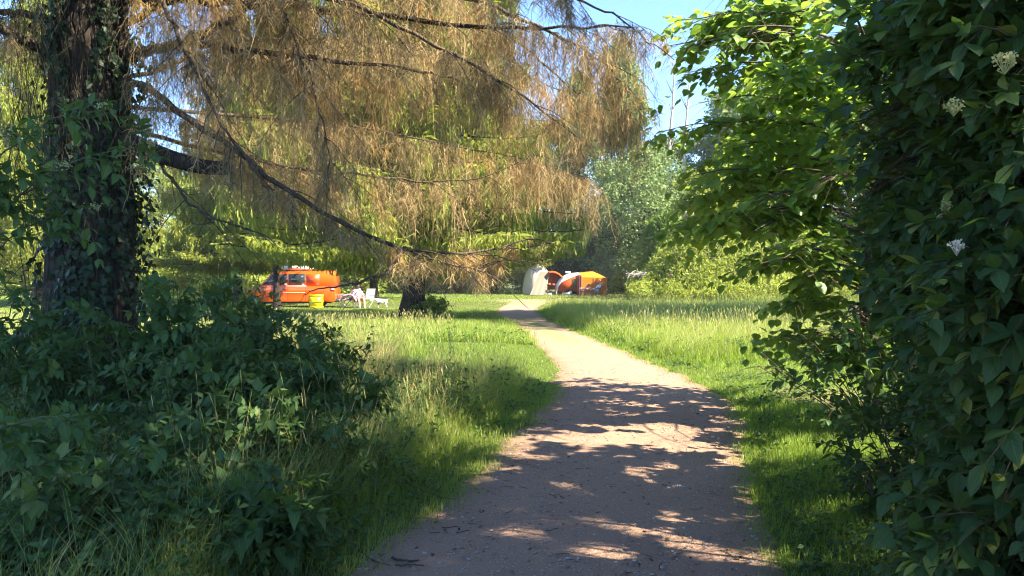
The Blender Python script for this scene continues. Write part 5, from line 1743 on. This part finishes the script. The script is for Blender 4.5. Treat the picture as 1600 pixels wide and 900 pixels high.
    def tub(c, s, mat, label, name='storage_box', cat='box'):
        tb = root_at(name, (kx + c[0], ky + c[1], g4 + c[2]), label, cat)
        m = MB(); box(m, (0, 0, s[2] / 2), s, bev=.02); m.build('body', mat, tb)
        m = MB(); box(m, (0, 0, s[2] + .012), (s[0] * 1.04, s[1] * 1.04, .03), bev=.008); m.build('lid', M_chassis, tb)
    tub((.0, 0, .266), (.5, .34, .22), M_mesh, 'olive box on the lowest shelf of the camp kitchen')
    tub((1.1, -1.0, 0), (.6, .4, .26), M_steel, 'grey box on the grass below the camper body')
    tub((-.15, -.4, 0), (.26, .22, .2), M_whitep, 'small white box on the grass in front of the camp kitchen')

    camp_chair(G(911, 59.0), D2R(200), 'folding lounger chair with purple fabric before the orange awning', M_purple, recline=.6)
    camp_chair(G(932, 59.0), D2R(200), 'folding chair under the person in white by the orange awning', M_salmon, recline=.5)
    seated_person(G(932, 59.0), D2R(200), 'person in white shirt and coral cap sitting before the orange awning', M_white, M_white, M_cap, None, .36, .5)
    t5 = low_table(G(919, 58.6), 'low camp table between the two chairs by the orange awning', M_canvas, .9)


camper()


# ------------------------------------------------------------------ odds and ends on the mound
def log(p0, p1, r0, r1, label, mat=M_bark2, name='log'):
    c = np.array(p0, float)
    t = root_at(name, tuple(c), label, 'log')
    e = np.array(p1, float) - c
    m = MB(); m.add(*tubes(np.stack([e * k for k in np.linspace(0, 1, 7)]) + gau(7, 3) * .01, np.linspace(r0, r1, 7), 12, .5)); m.build('bark', mat, t, True)
    m = MB(); a = np.arange(12) / 12 * 6.283; d = unit(e); s_ = unit(np.cross(d, [0, 0, 1.])); u_ = np.cross(s_, d)
    for o_, rr, k in ((0 * e - d * .004, r0, 1), (e + d * .004, r1, -1)):
        ring = o_ + rr * .97 * (np.cos(a)[:, None] * s_ + np.sin(a)[:, None] * u_)
        m.add(ring, np.array([list(range(12))[::k]]))
    m.build('cut_face', M_cut, t)


def on_mound(px, Y, up=0.0):
    x, y = XY(px, Y); return np.array([x, y, float(ground_h(x, y)) + up])


a = on_mound(1071, 43, .75); log(a, a + [.75, .1, .08], .16, .13, 'short brown log lying in the weeds high on the mound')
# split pale stump
def stump(loc, label):
    t = root_at('tree_stump', tuple(loc), label, 'stump')
    m = MB(); zz = np.linspace(-.3, .9, 9); a = np.arange(16) / 16 * 6.283
    R = (.42 - .12 * zz[:, None]) * (1 + .22 * np.sin(a * 4 + zz[:, None])) 
    V = np.stack([np.cos(a) * R + .2 * zz[:, None], np.sin(a) * R, zz[:, None] + (zz[:, None] > .8) * .22 * np.sin(a * 3)[None] + 0 * R], -1)
    m.add(V.reshape(-1, 3), grid_faces(1, 9, 16, True)); m.F.append(np.array([list(range(16))]) + 8 * 16)
    m.build('trunk', M_pale, t, True)
    for k in range(5):
        az = .8 * k + .3; tt = np.linspace(0, 1, 6)
        b = MB(); b.add(*tubes(np.stack([np.cos(az) * tt * (1 + .3 * k * .3), np.sin(az) * tt * .5, .15 + .5 * tt - .8 * tt ** 2], -1), np.linspace(.12, .03, 6), 6, .5)); b.build('root', M_pale, t, True)


stump(on_mound(1192, 44, .55), 'pale uprooted stump on the right shoulder of the mound')
# dry brushwood heaps
def brush(loc, R, n, label, mat=M_pale):
    t = MB(); N = n
    p = gau(N, 3) * np.array([R, R * .5, .08]) * .5 + np.array([0, 0, .25])
    d = unit(gau(N, 3) * np.array([1, 1, .35])); l = R * (.4 + .7 * rnd(N))
    k = np.linspace(-.5, .5, 4)[None, :, None]
    C = p[:, None] + d[:, None] * k * l[:, None, None] + np.array([0, 0, .12]) * (1 - 4 * k ** 2) + gau(N, 4, 3) * .03
    t.add(*tubes(C, np.linspace(1, .5, 4)[None] * (.010 + .012 * rnd(N))[:, None], 5))
    t.V = [v + np.array(loc, np.float32) for v in t.V]
    return tag(t.build('brushwood', mat), label, 'brushwood')


brush(on_mound(1008, 44, .1), .9, 60, 'bleached dry branches heaped at the left foot of the mound')
brush(on_mound(1080, 47, .9), 1.1, 60, 'grey dry brushwood lying near the top of the mound')
# small orange bucket half hidden in the weeds
def bucket(loc, label):
    t = root_at('bucket', tuple(loc), label, 'bucket')
    m = MB(); lathe_z(m, (0, 0, 0), [(.001, 0), (.13, 0), (.17, .32), (.18, .33), (.16, .32), (.12, .02), (.001, .02)], 20); m.build('pail', M_salmon, t, True)
    m = MB(); a = np.linspace(0, np.pi, 9); m.add(*tubes(np.stack([.175 * np.cos(a), .05 * np.sin(a), .31 + .16 * np.sin(a)], -1), np.full(9, .008), 5, .5)); m.build('handle', M_steel, t)


bucket(on_mound(1046, 40.5, .25), 'salmon coloured bucket in the weeds at the foot of the mound')


# ------------------------------------------------------------------ litter and stones on the path
def litter():
    N = 5200
    y = 3.0 + 11 * rnd(N) ** 1.5; u = rnd(N); x = path_l(y) + (path_r(y) - path_l(y)) * u
    z = ground_h(x, y) + .006 + .02 * np.sin(np.pi * u) + .002
    # stones
    m = MB()
    a = np.arange(6) / 6 * 6.283
    V0 = np.concatenate([[(0, 0, .55)], np.stack([.6 * np.cos(a), .6 * np.sin(a), .42 + 0 * a], -1), np.stack([np.cos(a + .4), np.sin(a + .4), 0 * a], -1)])
    F0 = np.array([(0, 1 + i, 1 + (i + 1) % 6) for i in range(6)]); 
    F1 = np.array([(1 + i, 7 + i, 7 + (i + 1) % 6, 1 + (i + 1) % 6) for i in range(6)])
    s = .003 + .013 * rnd(N) ** 4
    V = V0[None] * s[:, None, None] * (1 + .25 * gau(N, 13, 3)) + np.stack([x, y, z], -1)[:, None]
    off = (np.arange(N) * 13)[:, None, None]
    A = np.zeros((N, 13, 3)); A[..., 2] = rnd(N)[:, None]
    m.add(V.reshape(-1, 3), (F0[None] + off).reshape(-1, 3), A.reshape(-1, 3)); m.F.append((F1[None] + off).reshape(-1, 4))
    tag(m.build('gravel', twig_mat('pale_stones', (.16, .13, .11), (.42, .37, .31), (.30, .25, .21), 0.0), smooth=True), kind='stuff')
    # needles, twig bits and dead leaves, gathered at the edges
    N = 1700
    y = 3.0 + 10 * rnd(N) ** 1.5; u = np.where(rnd(N) < .72, rnd(N) ** 3.2, 1 - rnd(N) ** 3.5); x = path_l(y) + (path_r(y) - path_l(y)) * u
    z = ground_h(x, y) + .006 + .02 * np.sin(np.pi * u) + .006
    m = MB(); a = rnd(N) * 6.28; l = .008 + .055 * rnd(N) ** 3
    k = np.linspace(-1, 1, 4)[None, :, None]; d = np.stack([np.cos(a), np.sin(a), .05 * gau(N)], -1)
    C = np.stack([x, y, z], -1)[:, None] + d[:, None] * k * l[:, None, None] + gau(N, 4, 3) * .12 * l[:, None, None] * np.array([1, 1, .15])
    m.add(*tubes(C, (.0006 + .0020 * rnd(N) ** 2)[:, None] * np.ones((1, 4)), 4))
    N2 = 420
    y = 3.0 + 8 * rnd(N2) ** 1.4; u = np.where(rnd(N2) < .7, rnd(N2) ** 2, rnd(N2)); x = path_l(y) + (path_r(y) - path_l(y)) * u
    z = ground_h(x, y) + .012 + .02 * np.sin(np.pi * u)
    leaves(m, OVATE, np.stack([x, y, z], -1), gau(N2, 3) * [1, 1, .15], np.array([0, 0, 1.0]) + .35 * gau(N2, 3), .012 + .030 * rnd(N2), 1.0)
    tag(m.build('leaf_litter', twig_mat('litter', (.05, .036, .026), (.15, .11, .075), (.24, .19, .12), .0)), kind='stuff')


litter()


def stick(pts, r, label):
    c = np.array([*ground_xy(*pts[0]), 0]); zz = .03
    C = np.array([[*ground_xy(*p), 0] for p in pts]) - c
    C[:, 2] = .022 + .01 * rnd(len(pts))
    C = spline(C, 14) + gau(14, 3) * .002
    m = MB(); m.add(*tubes(C + c + [0, 0, float(ground_h(c[0], c[1]))], np.linspace(r, r * .5, 14), 7, .5))
    tag(m.build('stick', M_bark2, None, True), label, 'stick')


stick([(612, 878), (632, 884), (655, 882)], .008, 'thick dark stick nearest the camera at the left path edge')
stick([(618, 892), (645, 890), (662, 892)], .006, 'dark broken stick just below the thickest one on the path')
stick([(636, 765), (665, 778), (690, 788), (712, 790)], .004, 'long thin twig curving in from the verge on the path')
stick([(560, 868), (585, 882), (610, 892)], .004, 'thin twig at the lowest corner of the path')
stick([(640, 816), (680, 812), (705, 811)], .003, 'thin straight twig halfway up the near path edge')


# ------------------------------------------------------------------ thin haze volume, added to stand in for veiling lens glare
hz_ = MB(); box(hz_, (0, 150, 14.3), (1010, 1110, 31.4))
hm, nt, out = new_mat('glare_haze')
pv = nd(nt, 'VolumePrincipled'); pv.inputs['Color'].default_value = (.93, .96, 1.0, 1); pv.inputs['Density'].default_value = .0004
nt.links.new(pv.outputs[0], out.inputs['Volume'])
ho = hz_.build('haze', hm); tag(ho, kind='stuff')

_x, _y, _ = G(676, 26.2)
small_shrub('shrub', (_x, _y), 'small bright shrub growing at the right foot of the single spruce', 'shrub', M_t_bright, OVATE, 1.1, .7, 200, .11)

# taller mixed weeds between the shrubs and the path, and round the edge of the mown strip
tw_ = MB()
N = 1500
y = 3.2 + 15 * rnd(N); x = path_l(y) - .45 - 1.9 * rnd(N)
k = (vnoise(x, y, .5) > .42) & ~((y > 9.3) & (x > -1.9))
x, y = x[k], y[k]; N = len(x)
shoots(tw_, tw_, OVATE, np.stack([x, y, ground_h(x, y)], -1), np.stack([.3 * gau(N), .3 * gau(N), np.ones(N)], -1), .25 + .35 * rnd(N), 6, .035 + .025 * rnd(N), planar=.1, droop=-.1, sag=.03, upn=.9, var=.55 + .4 * rnd(N))
tag(tw_.build('tall_weeds', M_nettle), kind='stuff')
